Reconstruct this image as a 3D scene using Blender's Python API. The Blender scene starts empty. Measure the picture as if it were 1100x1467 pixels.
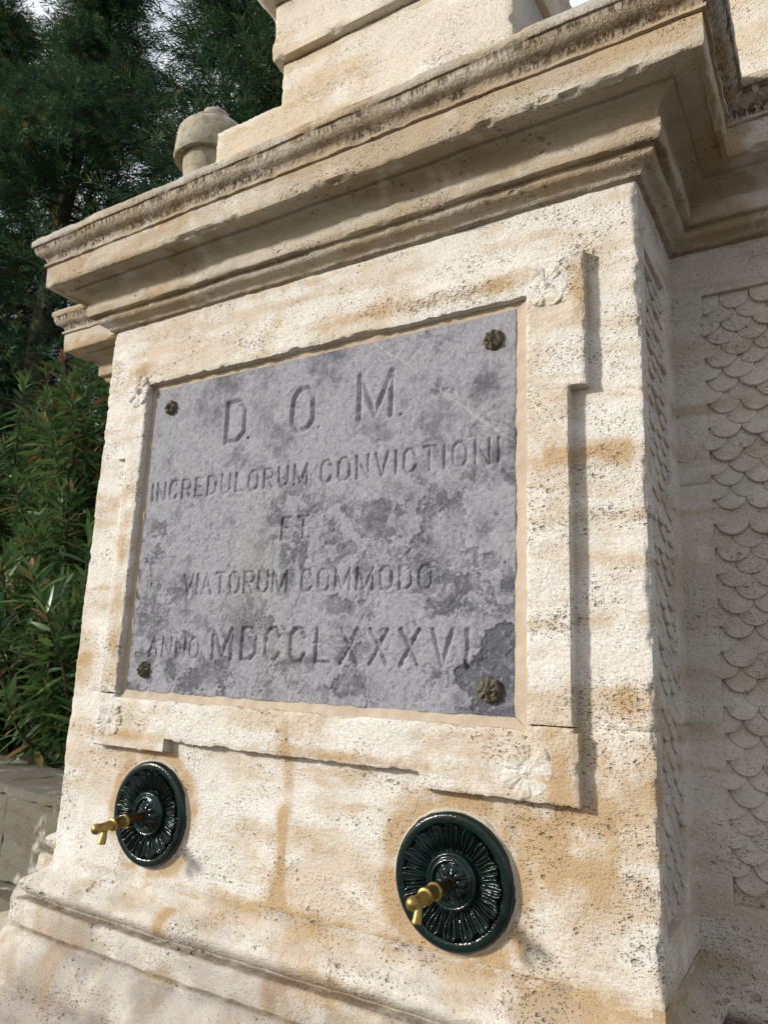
import bpy, math, random
import numpy as np
from mathutils import Matrix, Vector

# ------------------------------------------------------------------ camera, world, sun, exposure
scene = bpy.context.scene
col = scene.collection
# x runs along the fountain front (0 = right arris of the pier), y into the building, z up; eye level is z = 0
cam_d = bpy.data.cameras.new('camera')
cam = bpy.data.objects.new('camera', cam_d)
col.objects.link(cam)
cam.matrix_world = Matrix(((0.8540, 0.0750, 0.5160, 0.277),
                           (0.5200, -0.1950, -0.8320, -1.319),
                           (0.0380, 0.9780, -0.2050, 0.0),
                           (0, 0, 0, 1)))
_m = cam.matrix_world.to_3x3(); _q = _m.to_quaternion(); _q.normalize()
cam.matrix_world = Matrix.Translation((0.2772, -1.3193, 0.0)) @ _q.to_matrix().to_4x4()
cam_d.sensor_fit = 'VERTICAL'; cam_d.sensor_height = 36.0
cam_d.lens = 36.0 * 1064.55 / 1467.0
cam_d.clip_start = 0.02; cam_d.clip_end = 2000
scene.camera = cam

SUN = Vector((-1.05, -1.0, 0.53)).normalized()          # towards the sun
world = bpy.data.worlds.new('World'); scene.world = world; world.use_nodes = True
wn = world.node_tree
sky = wn.nodes.new('ShaderNodeTexSky'); sky.sky_type = 'NISHITA'; sky.sun_disc = False
sky.sun_elevation = math.asin(SUN.z)
sky.sun_rotation = math.atan2(SUN.x, SUN.y)
sky.air_density = 1.0; sky.dust_density = 2.5; sky.ozone_density = 1.0
bg = wn.nodes['Background']; bg.inputs['Strength'].default_value = 0.088
# thin bright cloud over most of the sky
wtc = wn.nodes.new('ShaderNodeTexCoord'); wno = wn.nodes.new('ShaderNodeTexNoise'); wno.inputs['Scale'].default_value = 2.2
wno.inputs['Detail'].default_value = 5; wn.links.new(wtc.outputs['Generated'], wno.inputs['Vector'])
wmr = wn.nodes.new('ShaderNodeMapRange'); wmr.interpolation_type = 'SMOOTHSTEP'
wmr.inputs[1].default_value = 0.36; wmr.inputs[2].default_value = 0.60; wmr.inputs[4].default_value = 0.9
wn.links.new(wno.outputs['Fac'], wmr.inputs[0])
wmx = wn.nodes.new('ShaderNodeMix'); wmx.data_type = 'RGBA'; wn.links.new(wmr.outputs[0], wmx.inputs[0])
wn.links.new(sky.outputs[0], wmx.inputs[6]); wmx.inputs[7].default_value = (10.0, 10.4, 11.2, 1)
wn.links.new(wmx.outputs[2], bg.inputs['Color'])
sun_d = bpy.data.lights.new('sun', 'SUN'); sun_d.energy = 3.6; sun_d.angle = math.radians(5.0)
sun_d.color = (1.0, 0.98, 0.94)
sun_o = bpy.data.objects.new('sun', sun_d); col.objects.link(sun_o)
sun_o.rotation_euler = SUN.to_track_quat('Z', 'Y').to_euler()
sun_o.location = SUN * 30
vs = scene.view_settings
vs.view_transform = 'Standard'; vs.look = 'None'; vs.gamma = 1.0; vs.exposure = 0.36
vs.use_curve_mapping = False
scene.render.engine = 'CYCLES'
scene.cycles.use_denoising = True
scene.cycles.max_bounces = 6; scene.cycles.diffuse_bounces = 3; scene.cycles.glossy_bounces = 3
scene.cycles.transmission_bounces = 3; scene.cycles.transparent_max_bounces = 4

RNG = np.random.default_rng(7)
random.seed(7)

# ------------------------------------------------------------------ numpy noise
def _hash(ix, iy, iz, s):
    h = (ix * 374761393 + iy * 668265263 + iz * 1440662683 + s * 974711 + 12345) & 0xffffffff
    h = ((h ^ (h >> 13)) * 1274126177) & 0xffffffff
    h = h ^ (h >> 16)
    return h.astype(np.float64) / 2147483648.0 - 1.0

def vnoise(P, s=0):
    P = np.asarray(P, float)
    i = np.floor(P).astype(np.int64); f = P - i
    f = f * f * f * (f * (f * 6 - 15) + 10)
    x, y, z = i[:, 0], i[:, 1], i[:, 2]
    u, v, w = f[:, 0], f[:, 1], f[:, 2]
    def H(a, b, c): return _hash(x + a, y + b, z + c, s)
    l = lambda a, b, t: a + (b - a) * t
    return l(l(l(H(0,0,0), H(1,0,0), u), l(H(0,1,0), H(1,1,0), u), v),
             l(l(H(0,0,1), H(1,0,1), u), l(H(0,1,1), H(1,1,1), u), v), w)

def fbm(P, scale=1.0, octs=4, s=0, gain=0.5):
    P = np.asarray(P, float) * np.asarray(scale, float)
    a, r, tot = 1.0, 0.0, 0.0
    for o in range(octs):
        r = r + a * vnoise(P + o * 17.3, s + o); tot += a
        P = P * 2.03; a *= gain
    return r / tot * 1.6

def sstep(a, b, x):
    t = np.clip((x - a) / (b - a), 0, 1)
    return t * t * (3 - 2 * t)

# ------------------------------------------------------------------ mesh helpers
def mesh_data(name, V, F, mats, smooth=True, angle=None, attrs=None, matidx=None):
    me = bpy.data.meshes.new(name)
    V = np.asarray(V, np.float32)
    if isinstance(F, np.ndarray): F = [F]
    F = [np.asarray(f, np.int32) for f in F if len(f)]
    nl = sum(f.size for f in F); nf = sum(len(f) for f in F)
    me.vertices.add(len(V)); me.vertices.foreach_set('co', V.ravel())
    me.loops.add(nl); me.loops.foreach_set('vertex_index', np.concatenate([f.ravel() for f in F]))
    me.polygons.add(nf)
    sizes = np.concatenate([np.full(len(f), f.shape[1], np.int32) for f in F])
    starts = np.concatenate(([0], np.cumsum(sizes)[:-1])).astype(np.int32)
    me.polygons.foreach_set('loop_start', starts)
    me.polygons.foreach_set('use_smooth', np.full(nf, bool(smooth)))
    if matidx is not None: me.polygons.foreach_set('material_index', np.asarray(matidx, np.int32))
    me.update(calc_edges=True); me.validate()
    if attrs:
        for k, a in attrs.items():
            at = me.attributes.new(k, 'FLOAT', 'POINT')
            at.data.foreach_set('value', np.asarray(a, np.float32))
    for m in (mats if isinstance(mats, (list, tuple)) else [mats]): me.materials.append(m)
    if smooth and angle: me.set_sharp_from_angle(angle=math.radians(angle))
    return me

def link(name, data, parent=None, loc=None):
    o = bpy.data.objects.new(name, data); col.objects.link(o)
    if parent is not None: o.parent = parent
    if loc is not None: o.location = loc
    return o

def mk(name, V, F, mat, parent=None, smooth=True, angle=None, attrs=None, loc=None):
    return link(name, mesh_data(name, V, F, mat, smooth, angle, attrs), parent, loc)

def tag(o, label=None, cat=None, group=None, kind=None):
    for k, v in (('label', label), ('category', cat), ('group', group), ('kind', kind)):
        if v: o[k] = v
    return o

def empty(name, loc=(0, 0, 0)):
    o = bpy.data.objects.new(name, None); o.location = loc; o.empty_display_size = 0.1
    col.objects.link(o); return o

def gridF(nu, nv, wrap=False):
    a = np.arange((nu if wrap else nu - 1))[:, None]; b = np.arange(nv - 1)[None, :]
    a2 = (a + 1) % nu
    return np.stack([a * nv + b, a2 * nv + b, a2 * nv + b + 1, a * nv + b + 1], -1).reshape(-1, 4)

def merge(parts):
    Vs, Fs, n = [], {}, 0
    for V, F in parts:
        Vs.append(np.asarray(V, float))
        for f in (F if isinstance(F, list) else [F]):
            f = np.asarray(f); Fs.setdefault(f.shape[1], []).append(f + n)
        n += len(V)
    return np.concatenate(Vs), [np.concatenate(v) for v in Fs.values()]

# ------------------------------------------------------------------ shader helpers
class NT:
    def __init__(s, name):
        s.m = bpy.data.materials.new(name); s.m.use_nodes = True
        s.t = s.m.node_tree; s.bsdf = s.t.nodes['Principled BSDF']; s.out = s.t.nodes['Material Output']
    def n(s, typ, **k):
        nd = s.t.nodes.new(typ)
        for a, v in k.items(): setattr(nd, a, v)
        return nd
    def put(s, sock, v):
        if v is None: return
        if hasattr(v, 'links') or isinstance(v, bpy.types.NodeSocket): s.t.links.new(v, sock)
        elif isinstance(v, (tuple, list)) and len(v) == 3 and sock.type == 'RGBA': sock.default_value = (*v, 1)
        else: sock.default_value = v
    def math(s, op, a, b=None, c=None, clamp=False):
        nd = s.n('ShaderNodeMath', operation=op); nd.use_clamp = clamp
        for i, v in enumerate((a, b, c)): s.put(nd.inputs[i], v)
        return nd.outputs[0]
    def add(s, a, b): return s.math('ADD', a, b)
    def mul(s, a, b): return s.math('MULTIPLY', a, b)
    def sub(s, a, b): return s.math('SUBTRACT', a, b)
    def ss(s, x, a, b, lo=0.0, hi=1.0):
        nd = s.n('ShaderNodeMapRange', interpolation_type='SMOOTHSTEP')
        s.put(nd.inputs[0], x); s.put(nd.inputs[1], a); s.put(nd.inputs[2], b)
        nd.inputs[3].default_value = lo; nd.inputs[4].default_value = hi
        return nd.outputs[0]
    def mix(s, f, a, b, mode='MIX'):
        nd = s.n('ShaderNodeMix', data_type='RGBA', blend_type=mode)
        s.put(nd.inputs[0], f); s.put(nd.inputs[6], a); s.put(nd.inputs[7], b)
        return nd.outputs[2]
    def pos(s): return s.n('ShaderNodeNewGeometry').outputs['Position']
    def obj(s): return s.n('ShaderNodeTexCoord').outputs['Object']
    def mapped(s, v, scale):
        nd = s.n('ShaderNodeVectorMath', operation='MULTIPLY'); s.put(nd.inputs[0], v); nd.inputs[1].default_value = scale
        return nd.outputs[0]
    def vadd(s, a, b):
        nd = s.n('ShaderNodeVectorMath', operation='ADD'); s.put(nd.inputs[0], a); s.put(nd.inputs[1], b); return nd.outputs[0]
    def noise(s, v, scale, detail=4, rough=0.55, color=False):
        nd = s.n('ShaderNodeTexNoise'); s.put(nd.inputs['Vector'], v)
        nd.inputs['Scale'].default_value = scale; nd.inputs['Detail'].default_value = detail
        nd.inputs['Roughness'].default_value = rough
        return nd.outputs['Color' if color else 'Fac']
    def voro(s, v, scale, feature='F1'):
        nd = s.n('ShaderNodeTexVoronoi', feature=feature); s.put(nd.inputs['Vector'], v)
        nd.inputs['Scale'].default_value = scale
        return nd
    def attr(s, name): return s.n('ShaderNodeAttribute', attribute_name=name).outputs['Fac']
    def bump(s, h, dist=1.0, strength=1.0, normal=None):
        nd = s.n('ShaderNodeBump'); s.put(nd.inputs['Height'], h)
        nd.inputs['Distance'].default_value = dist; nd.inputs['Strength'].default_value = strength
        if normal: s.put(nd.inputs['Normal'], normal)
        return nd.outputs[0]
    def fin(s, color, rough=0.9, bump=None, spec=0.25, metal=0.0):
        b = s.bsdf.inputs
        s.put(b['Base Color'], color); s.put(b['Roughness'], rough); b['Specular IOR Level'].default_value = spec
        s.put(b['Metallic'], metal)
        if bump: s.put(b['Normal'], bump)
        return s.m

def stone_mat(name, pale=(0.61, 0.58, 0.53), cream=(0.52, 0.45, 0.36), ochre=(0.38, 0.25, 0.12), grey=(0.36, 0.34, 0.32),
              grey_amt=0.0, stain_amt=1.0, pit=1.0, streak=False, lichen=0.0, big=0.0):
    t = NT(name); P = t.pos()
    warp = t.noise(P, 14, 1, 0.6, True)
    wv = t.n('ShaderNodeVectorMath', operation='MULTIPLY_ADD'); t.put(wv.inputs[0], warp)
    wv.inputs[1].default_value = (0.03, 0.03, 0.03); t.put(wv.inputs[2], P); W = wv.outputs[0]
    n1 = t.noise(P, 3.1, 3, 0.62)
    strata = t.noise(t.mapped(W, (2.5, 2.5, 16)), 1.0, 3, 0.6)
    fine = t.noise(P, 170, 2, 0.7)
    mid = t.noise(W, 26, 4, 0.65)
    c = t.mix(t.ss(t.add(n1, t.mul(t.sub(strata, 0.5), 1.0)), 0.42, 0.62), pale, cream)
    c = t.mix(t.mul(t.ss(t.noise(W, 6.5, 3, 0.65), 0.55, 0.72), 0.65), c, (0.76, 0.735, 0.69))
    stain = t.math('MULTIPLY', t.attr('stain'), stain_amt)
    run = t.noise(t.mapped(W, (34, 34, 5)), 1.0, 3, 0.65)
    sm = t.add(t.mul(stain, 1.15), t.add(t.mul(t.sub(mid, 0.5), 1.0), t.mul(t.sub(run, 0.5), 0.7)))
    sm = t.mul(t.ss(sm, -0.10, 1.15), t.ss(stain, 0.0, 0.22))
    sm = t.math('MAXIMUM', sm, t.mul(t.ss(t.add(strata, t.mul(t.sub(mid, 0.5), 0.35)), 0.57, 0.72), 0.36 * stain_amt))
    c = t.mix(t.math('MINIMUM', sm, 0.85), c, ochre)
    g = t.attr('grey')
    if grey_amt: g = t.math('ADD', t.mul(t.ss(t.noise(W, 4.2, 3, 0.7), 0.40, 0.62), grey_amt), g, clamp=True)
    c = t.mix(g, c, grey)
    # pits
    V = t.mapped(W, (1.0, 1.0, 1.7))
    hmask = t.ss(t.noise(t.mapped(P, (1, 1, 1.8)), 7.0, 1, 0.6), 0.40, 0.68)
    hmask = t.add(hmask, t.mul(t.attr('erode'), 1.3))
    def pits(scale, lo):
        v = t.voro(V, scale); rnd = t.n('ShaderNodeSeparateColor'); t.put(rnd.inputs[0], v.outputs['Color'])
        r = t.mul(t.sub(rnd.outputs[0], t.sub(lo, t.mul(hmask, 0.30))), 1.1)
        r = t.math('MAXIMUM', r, 0.0001)
        return t.ss(v.outputs['Distance'], t.mul(r, 1.0), t.mul(r, 0.45))
    p1 = pits(66, 0.86); p2 = pits(205, 0.69)
    pm = t.mul(t.math('MAXIMUM', p1, t.mul(p2, 0.75)), pit)
    if big: pm = t.math('MAXIMUM', pm, pits(27, big))
    c = t.mix(t.mul(pm, 0.52), c, (0.20, 0.13, 0.072))
    c = t.mix(t.ss(fine, 0.30, 0.62, 0.34, 0.0), c, (0.30, 0.22, 0.13))
    if lichen:
        c = t.mix(t.mul(t.ss(t.noise(W, 30, 4, 0.7), 0.5, 0.62), lichen), c, (0.16, 0.165, 0.09))
    rmask = t.ss(t.noise(P, 5.5, 2, 0.6), 0.38, 0.62, 0.45, 1.25)
    hh = t.mul(t.add(t.mul(fine, 0.0025), t.mul(mid, 0.0026)), rmask)
    hh = t.sub(hh, t.mul(pm, 0.005))
    gr = t.mul(t.noise(t.mapped(P, (60, 60, 190)), 1.0, 1, 0.6), 0.0016)
    hh = t.add(hh, gr)
    if streak:
        s1 = t.noise(t.mapped(P, (135, 135, 9)), 1.0, 3, 0.6)
        sa = t.attr('streak')
        smk = t.mul(t.ss(s1, 0.47, 0.58), t.mul(sa, t.ss(t.noise(P, 9, 4, 0.65), 0.30, 0.55)))
        c = t.mix(t.mul(smk, 0.85), c, (0.075, 0.048, 0.026))
        hh = t.sub(hh, t.mul(smk, 0.004))
        dk = t.mul(t.attr('grime'), t.ss(mid, 0.3, 0.65, 0.45, 1.0))
        c = t.mix(t.mul(dk, 0.95), c, (0.105, 0.068, 0.038))
    return t.fin(c, 0.93, t.bump(hh, 1.0, 0.9), 0.15)

M_die = stone_mat('travertine_die')
M_cornice = stone_mat('travertine_cornice', pale=(0.46, 0.41, 0.33), cream=(0.36, 0.285, 0.195), streak=True, grey_amt=0.14, big=0.88)
M_base = stone_mat('travertine_base', pale=(0.60, 0.52, 0.41), cream=(0.50, 0.39, 0.26), ochre=(0.33, 0.21, 0.09), grey_amt=0.18, pit=1.15)
M_wing = stone_mat('travertine_wing', pale=(0.54, 0.50, 0.44), cream=(0.46, 0.405, 0.33), ochre=(0.34, 0.19, 0.08), grey=(0.38, 0.37, 0.36), grey_amt=0.4, stain_amt=0.8, pit=0.8)
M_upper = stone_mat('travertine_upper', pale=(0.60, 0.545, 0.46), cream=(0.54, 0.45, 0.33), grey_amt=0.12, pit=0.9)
M_urn = stone_mat('lichened_stone', pale=(0.42, 0.38, 0.30), cream=(0.36, 0.30, 0.21), grey=(0.22, 0.215, 0.18), grey_amt=0.6, lichen=0.55)

def mortar_mat(name, c0, c1):
    t = NT(name); P = t.pos()
    c = t.mix(t.noise(P, 30, 4), c0, c1)
    return t.fin(c, 0.95, t.bump(t.add(t.mul(t.noise(P, 120, 4), 0.0015), t.mul(t.noise(P, 25, 3), 0.002)), 1, 0.8), 0.1)
M_mortar = mortar_mat('lime_mortar', (0.33, 0.25, 0.17), (0.46, 0.39, 0.31))
M_core = mortar_mat('core_rubble', (0.30, 0.22, 0.13), (0.40, 0.32, 0.22))
M_caulk = mortar_mat('pale_pointing', (0.34, 0.30, 0.23), (0.46, 0.42, 0.35))

def slate_mat():
    t = NT('grey_marble'); P = t.pos()
    wv = t.n('ShaderNodeVectorMath', operation='MULTIPLY_ADD'); t.put(wv.inputs[0], t.noise(P, 12, 3, 0.6, True))
    wv.inputs[1].default_value = (0.06, 0.06, 0.06); t.put(wv.inputs[2], P); W = wv.outputs[0]
    big = t.noise(W, 5.5, 6, 0.68); md = t.noise(W, 21, 6, 0.72); fine = t.noise(P, 160, 4, 0.7)
    pale = t.attr('pale')
    f = t.add(t.mul(big, 0.75), t.add(t.mul(md, 0.30), t.mul(pale, 0.34)))
    c = t.mix(t.ss(f, 0.44, 0.64), (0.054, 0.054, 0.066), (0.262, 0.256, 0.275))
    sm = t.noise(W, 75, 5, 0.78)
    c = t.mix(t.mul(t.ss(sm, 0.50, 0.66), 0.5), c, (0.34, 0.335, 0.345))
    c = t.mix(t.mul(t.ss(sm, 0.48, 0.34), 0.60), c, (0.085, 0.088, 0.105))
    c = t.mix(t.mul(t.ss(t.noise(P, 3.0, 2), 0.55, 0.70), 0.16), c, (0.34, 0.29, 0.26))
    c = t.mix(t.mul(t.attr('crack'), 0.5), c, (0.50, 0.47, 0.44))
    c = t.mix(t.ss(fine, 0.3, 0.6, 0.35, 0.0), c, (0.075, 0.077, 0.09))
    rough = t.ss(f, 0.35, 0.7, 0.62, 0.85)
    h = t.add(t.mul(fine, 0.0012), t.add(t.mul(md, 0.0045), t.mul(sm, 0.0022)))
    return t.fin(c, rough, t.bump(h, 1, 0.85), 0.35)
M_slate = slate_mat()

def simple(name, c, rough, metal=0.0, spec=0.5, bumpscale=None, bumpd=0.001, c2=None, nscale=25):
    t = NT(name); P = t.obj()
    cc = c if c2 is None else t.mix(t.ss(t.noise(P, nscale, 4, 0.65), 0.38, 0.62), c, c2)
    return t.fin(cc, rough, t.bump(t.mul(t.noise(P, bumpscale, 3), bumpd), 1, 0.8) if bumpscale else None, spec, metal)

M_paint = simple('bottle_green_gloss_paint', (0.0035, 0.0150, 0.0115), 0.15, 0, 0.34, 190, 0.0010, (0.005, 0.0100, 0.0095), 60)
M_brass = simple('brass', (0.37, 0.285, 0.11), 0.47, 1.0, 0.5, 220, 0.0002, (0.28, 0.185, 0.06), 70)
M_pipe = simple('tarnished_copper', (0.17, 0.095, 0.045), 0.45, 0.9, 0.5, 200, 0.0004, (0.09, 0.05, 0.03), 90)
M_bronze = simple('patinated_bronze', (0.125, 0.10, 0.06), 0.7, 0.15, 0.4, 260, 0.0012, (0.05, 0.045, 0.03), 130)
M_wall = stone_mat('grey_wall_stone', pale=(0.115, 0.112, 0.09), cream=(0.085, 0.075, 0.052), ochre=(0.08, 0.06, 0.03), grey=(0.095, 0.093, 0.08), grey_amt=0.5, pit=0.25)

# ------------------------------------------------------------------ stains: soft blobs where water and joints coloured the stone
BLOBS = [  # x, z, rx, rz, weight
    (-0.10, 0.402, 0.16, 0.020, 0.6), (-0.17, 0.385, 0.05, 0.030, 0.75), (-0.02, 0.39, 0.06, 0.04, .5), (-1.47, 0.42, 0.07, 0.028, 0.75), (-1.47, -0.03, 0.07, 0.06, 0.75),
    (-0.05, -0.20, 0.10, 0.11, 0.6), (-0.16, -0.29, 0.10, 0.06, 0.65), (-0.10, -0.37, 0.05, 0.07, 0.5), (-0.42, -0.250, 0.06, 0.035, 1.0),
    (-0.26, -0.29, 0.08, 0.05, 0.9), (-0.757, -0.36, 0.016, 0.17, 1.0), (-0.757, -0.48, 0.05, 0.05, 0.6),
    (-0.45, -0.510, 0.35, 0.022, 0.95), (-0.9, -0.512, 0.3, 0.018, 0.55), (-1.3, -0.512, 0.2, 0.016, 0.35), (-0.2, -0.515, 0.2, 0.03, 0.6),
    (-1.20, -0.235, 0.09, 0.02, 0.7), (-1.30, 0.785, 0.10, 0.028, 0.6), (-0.88, 0.80, 0.03, 0.09, 0.4), (-1.25, 0.90, 0.2, 0.02, 0.35), (-0.85, 0.925, 0.3, 0.014, 0.5),
    (-0.02, 0.92, 0.05, 0.03, 0.5), (-0.155, -0.19, 0.025, 0.06, 0.9), (-0.155, -0.10, 0.04, 0.02, 0.7), (-0.108, 0.72, 0.016, 0.08, 0.75),
    (-1.33, 0.30, 0.025, 0.30, 0.55), (-1.32, -0.02, 0.03, 0.1, .4), (-1.25, -0.185, 0.14, 0.014, 0.7), (-0.60, -0.178, 0.22, 0.012, 0.65), (-0.40, -0.14, 0.05, 0.05, 0.45), (-0.75, -0.15, 0.02, 0.06, 0.4),
    (-0.05, 0.28, 0.10, 0.010, 0.5), (-0.07, 0.10, 0.10, 0.02, 0.45), (-0.18, 0.085, 0.04, 0.012, 0.5), (-0.05, -0.02, 0.08, 0.05, 0.5), (-0.60, 0.78, 0.16, 0.02, 0.55), (-0.30, 0.77, 0.10, 0.02, 0.6),
]
RINGS = [(-1.155, -0.358, 0.135, 0.022, 0.75), (-0.360, -0.372, 0.135, 0.028, 0.95)]
def stain_at(P):
    x, z = P[:, 0], P[:, 2]
    s = np.zeros(len(P))
    for bx, bz, rx, rz, w in BLOBS:
        s += w * np.exp(-(((x - bx) / rx) ** 2 + ((z - bz) / rz) ** 2))
    for bx, bz, r, dr, w in RINGS:
        d = np.hypot(x - bx, z - bz)
        s = np.maximum(s, w * np.exp(-((d - r) / dr) ** 2))
    n = fbm(P, 22, 4, 91)
    return np.clip(s * (0.85 + 0.75 * n), 0, 1) * (P[:, 1] < 0.2)

ERODE = [(-0.45, 0.775, 0.22, 0.022, 1.0), (-0.28, 0.765, 0.10, 0.02, 0.8), (-0.10, 0.80, 0.09, 0.05, 0.7), (-0.06, 0.28, 0.10, 0.012, 0.9), (-0.06, 0.36, 0.08, 0.05, 0.4), (-0.05, 0.11, 0.08, 0.025, 0.6),
         (-0.04, -0.38, 0.035, 0.06, 1.0), (-0.15, -0.03, 0.05, 0.03, 0.6), (-0.05, -0.03, 0.06, 0.04, 0.5), (-0.10, -0.25, 0.12, 0.05, 0.35), (-0.17, 0.08, 0.05, 0.02, 0.7)]
def erode_at(P):
    s = np.zeros(len(P))
    for bx, bz, rx, rz, w in ERODE:
        s += w * np.exp(-(((P[:, 0] - bx) / rx) ** 2 + ((P[:, 2] - bz) / rz) ** 2))
    return np.clip(s * (0.8 + 0.9 * fbm(P, 30, 3, 95)), 0, 1) * (P[:, 1] < 0.1)

# ------------------------------------------------------------------ stone builders
D = 0.32
UY = 0.15                                                           # front of the block on top
OX0, OX1, OZ0, OZ1 = -1.299, -0.214, -0.096, 0.735                 # opening of the plaque frame
def lines(a, b, step, extra=()):
    n = max(2, int(round((b - a) / step)) + 1)
    L = list(np.linspace(a, b, n))
    for e in extra:
        if a < e < b:
            L = [v for v in L if abs(v - e) > 0.0016] + [e - 0.0006, e + 0.0006]
    return np.array(sorted(L))

def sheet(name, plan, z0, z1, parent, mat, step=0.0055, panel=None, joint=(1, 1, 1, 1), rough=1.0, seed=0, chip=1.0):
    """A stone skin that follows a plan polyline (list of (x, y)) between z0 and z1, worn at its arrises.
    panel = (segment, a0, a1, zb, zt, depth): sunken panel on one segment, a = metres along it."""
    pts, nrm, ucorner, uend, inp = [], [], [], [], []
    plan = [np.array(p, float) for p in plan]
    lens = [np.linalg.norm(plan[i + 1] - plan[i]) for i in range(len(plan) - 1)]
    total = sum(lens)
    acc = 0.0
    cl = np.cumsum([0] + lens)
    corners = cl[1:-1]
    for i, L in enumerate(lens):
        d = (plan[i + 1] - plan[i]) / L
        n = np.array([d[1], -d[0]])
        ex = (panel[1], panel[2]) if panel and panel[0] == i else ()
        for a in (lines(0, L, step, ex) if i == 0 else lines(0, L, step, ex)[1:]):
            p = plan[i] + d * a
            pts.append(p); nn = n
            if abs(a - L) < 1e-6 and i < len(lens) - 1:
                d2 = (plan[i + 2] - plan[i + 1]) / lens[i + 1]; nn = n + np.array([d2[1], -d2[0]])
            nrm.append(nn); u = acc + a
            ucorner.append(min([abs(u - c) for c in corners] + [9])); uend.append((u, total - u))
            inp.append(bool(ex) and panel[1] < a < panel[2])
        acc += L
    zl = lines(z0, z1, step, (panel[3], panel[4]) if panel else ())
    nu, nv = len(pts), len(zl)
    pts = np.array(pts); nrm = np.array(nrm); ucorner = np.array(ucorner); uend = np.array(uend); inp = np.array(inp)
    X = np.repeat(pts, nv, 0); N = np.repeat(nrm, nv, 0); Z = np.tile(zl, nu)
    V = np.c_[X, Z]
    uc = np.repeat(ucorner, nv); ue = np.repeat(uend, nv, 0); ip = np.repeat(inp, nv)
    disp = (0.0010 * fbm(V, 9, 3, seed + 3) + 0.0008 * fbm(V, 45, 3, seed + 5)) * rough
    if panel:
        disp = disp - np.where(ip & (Z > panel[3]) & (Z < panel[4]), panel[5], 0)
    cn = fbm(V * np.array([1, 1, 1.0]), 48, 3, seed + 8); cn2 = fbm(V, 7, 2, seed + 9)
    c0 = (0.0016 + 0.008 * np.clip(cn - 0.05, 0, 1) + 0.011 * np.clip(cn2 - 0.32, 0, 1)) * chip
    ch = np.clip(c0 - uc, 0, 1)
    nl = np.maximum(np.linalg.norm(N, axis=1), 1)
    de = np.full(len(V), 9.0)
    jn = 0.0020 * (1 + fbm(V, 30, 2, seed + 11))
    for k, dd in enumerate((ue[:, 0], ue[:, 1], Z - z0, z1 - Z)):
        if joint[k]: de = np.minimum(de, dd - jn)
    disp = disp - 0.0055 * np.clip(1 - np.clip(de, 0, 1) / 0.0035, 0, 1) * np.clip(0.55 + fbm(V, 12, 3, seed + 13), 0, 1)
    # direction to move chipped arris vertices: towards the inside of the corner
    Nd = N / nl[:, None]
    V[:, :2] += Nd * (disp * nl)[:, None]
    for ci, c in enumerate(corners):
        i = ci
        dA = (plan[i + 1] - plan[i]) / lens[i]; dB = (plan[i + 2] - plan[i + 1]) / lens[i + 1]
        nd = np.array([dA[1], -dA[0]]) + np.array([dB[1], -dB[0]])
        near = (np.abs(ue[:, 0] - c) < 0.05)
        V[near, :2] -= nd[None] * (ch[near] * 0.62)[:, None]
    behind = (V[:, 0] > OX0 - 0.012) & (V[:, 0] < OX1 + 0.012) & (V[:, 2] > OZ0 - 0.012) & (V[:, 2] < OZ1 + 0.012) & (V[:, 1] < 0.06)
    V[behind, 1] = 0.03                                              # bed behind the plaque
    attrs = {'stain': stain_at(V), 'erode': erode_at(V)}
    return mk(name, V, gridF(nu, nv), mat, parent, True, 50, attrs)

def rbox(name, lo, hi, parent, mat, step=0.02, chip=0.006, seed=0, rough=0.0015, faces='xXyYzZ', attrs=None):
    lo = np.array(lo, float); hi = np.array(hi, float); parts = []
    for ch in faces:
        ax = 'xyz'.index(ch.lower()); top = ch.isupper()
        o = [i for i in range(3) if i != ax]
        a = np.linspace(lo[o[0]], hi[o[0]], max(2, int((hi[o[0]] - lo[o[0]]) / step) + 1))
        b = np.linspace(lo[o[1]], hi[o[1]], max(2, int((hi[o[1]] - lo[o[1]]) / step) + 1))
        A, B = np.meshgrid(a, b, indexing='ij')
        V = np.zeros((A.size, 3)); V[:, o[0]] = A.ravel(); V[:, o[1]] = B.ravel(); V[:, ax] = hi[ax] if top else lo[ax]
        F = gridF(len(a), len(b))
        if (top and ax != 1) or (not top and ax == 1): pass
        else: F = F[:, ::-1]
        parts.append((V, F))
    V, F = merge(parts)
    d = np.minimum(V - lo, hi - V); sgn = np.where(V - lo < hi - V, 1.0, -1.0)
    so = np.argsort(d, axis=1)
    d2 = np.take_along_axis(d, so[:, 1:2], 1)[:, 0]
    n = fbm(V, 18, 3, seed + 1)
    c = np.clip(chip * (0.35 + 1.3 * np.clip(n, -.2, 1)) - d2, 0, 1)
    for k in range(2):
        ax = so[:, k]; V[np.arange(len(V)), ax] += sgn[np.arange(len(V)), ax] * c * 0.6
    nz = rough * fbm(V, 11, 3, seed + 2)
    ax = so[:, 0]; V[np.arange(len(V)), ax] -= sgn[np.arange(len(V)), ax] * nz * np.where(d2 < 1e-6, 0.0, 1.0)
    # weld
    key = np.round((np.minimum(V, 1e6)) * 1e5).astype(np.int64)
    o = mk(name, V, F, mat, parent, True, 45, {'stain': stain_at(V) * 0.3})
    return o

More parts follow.
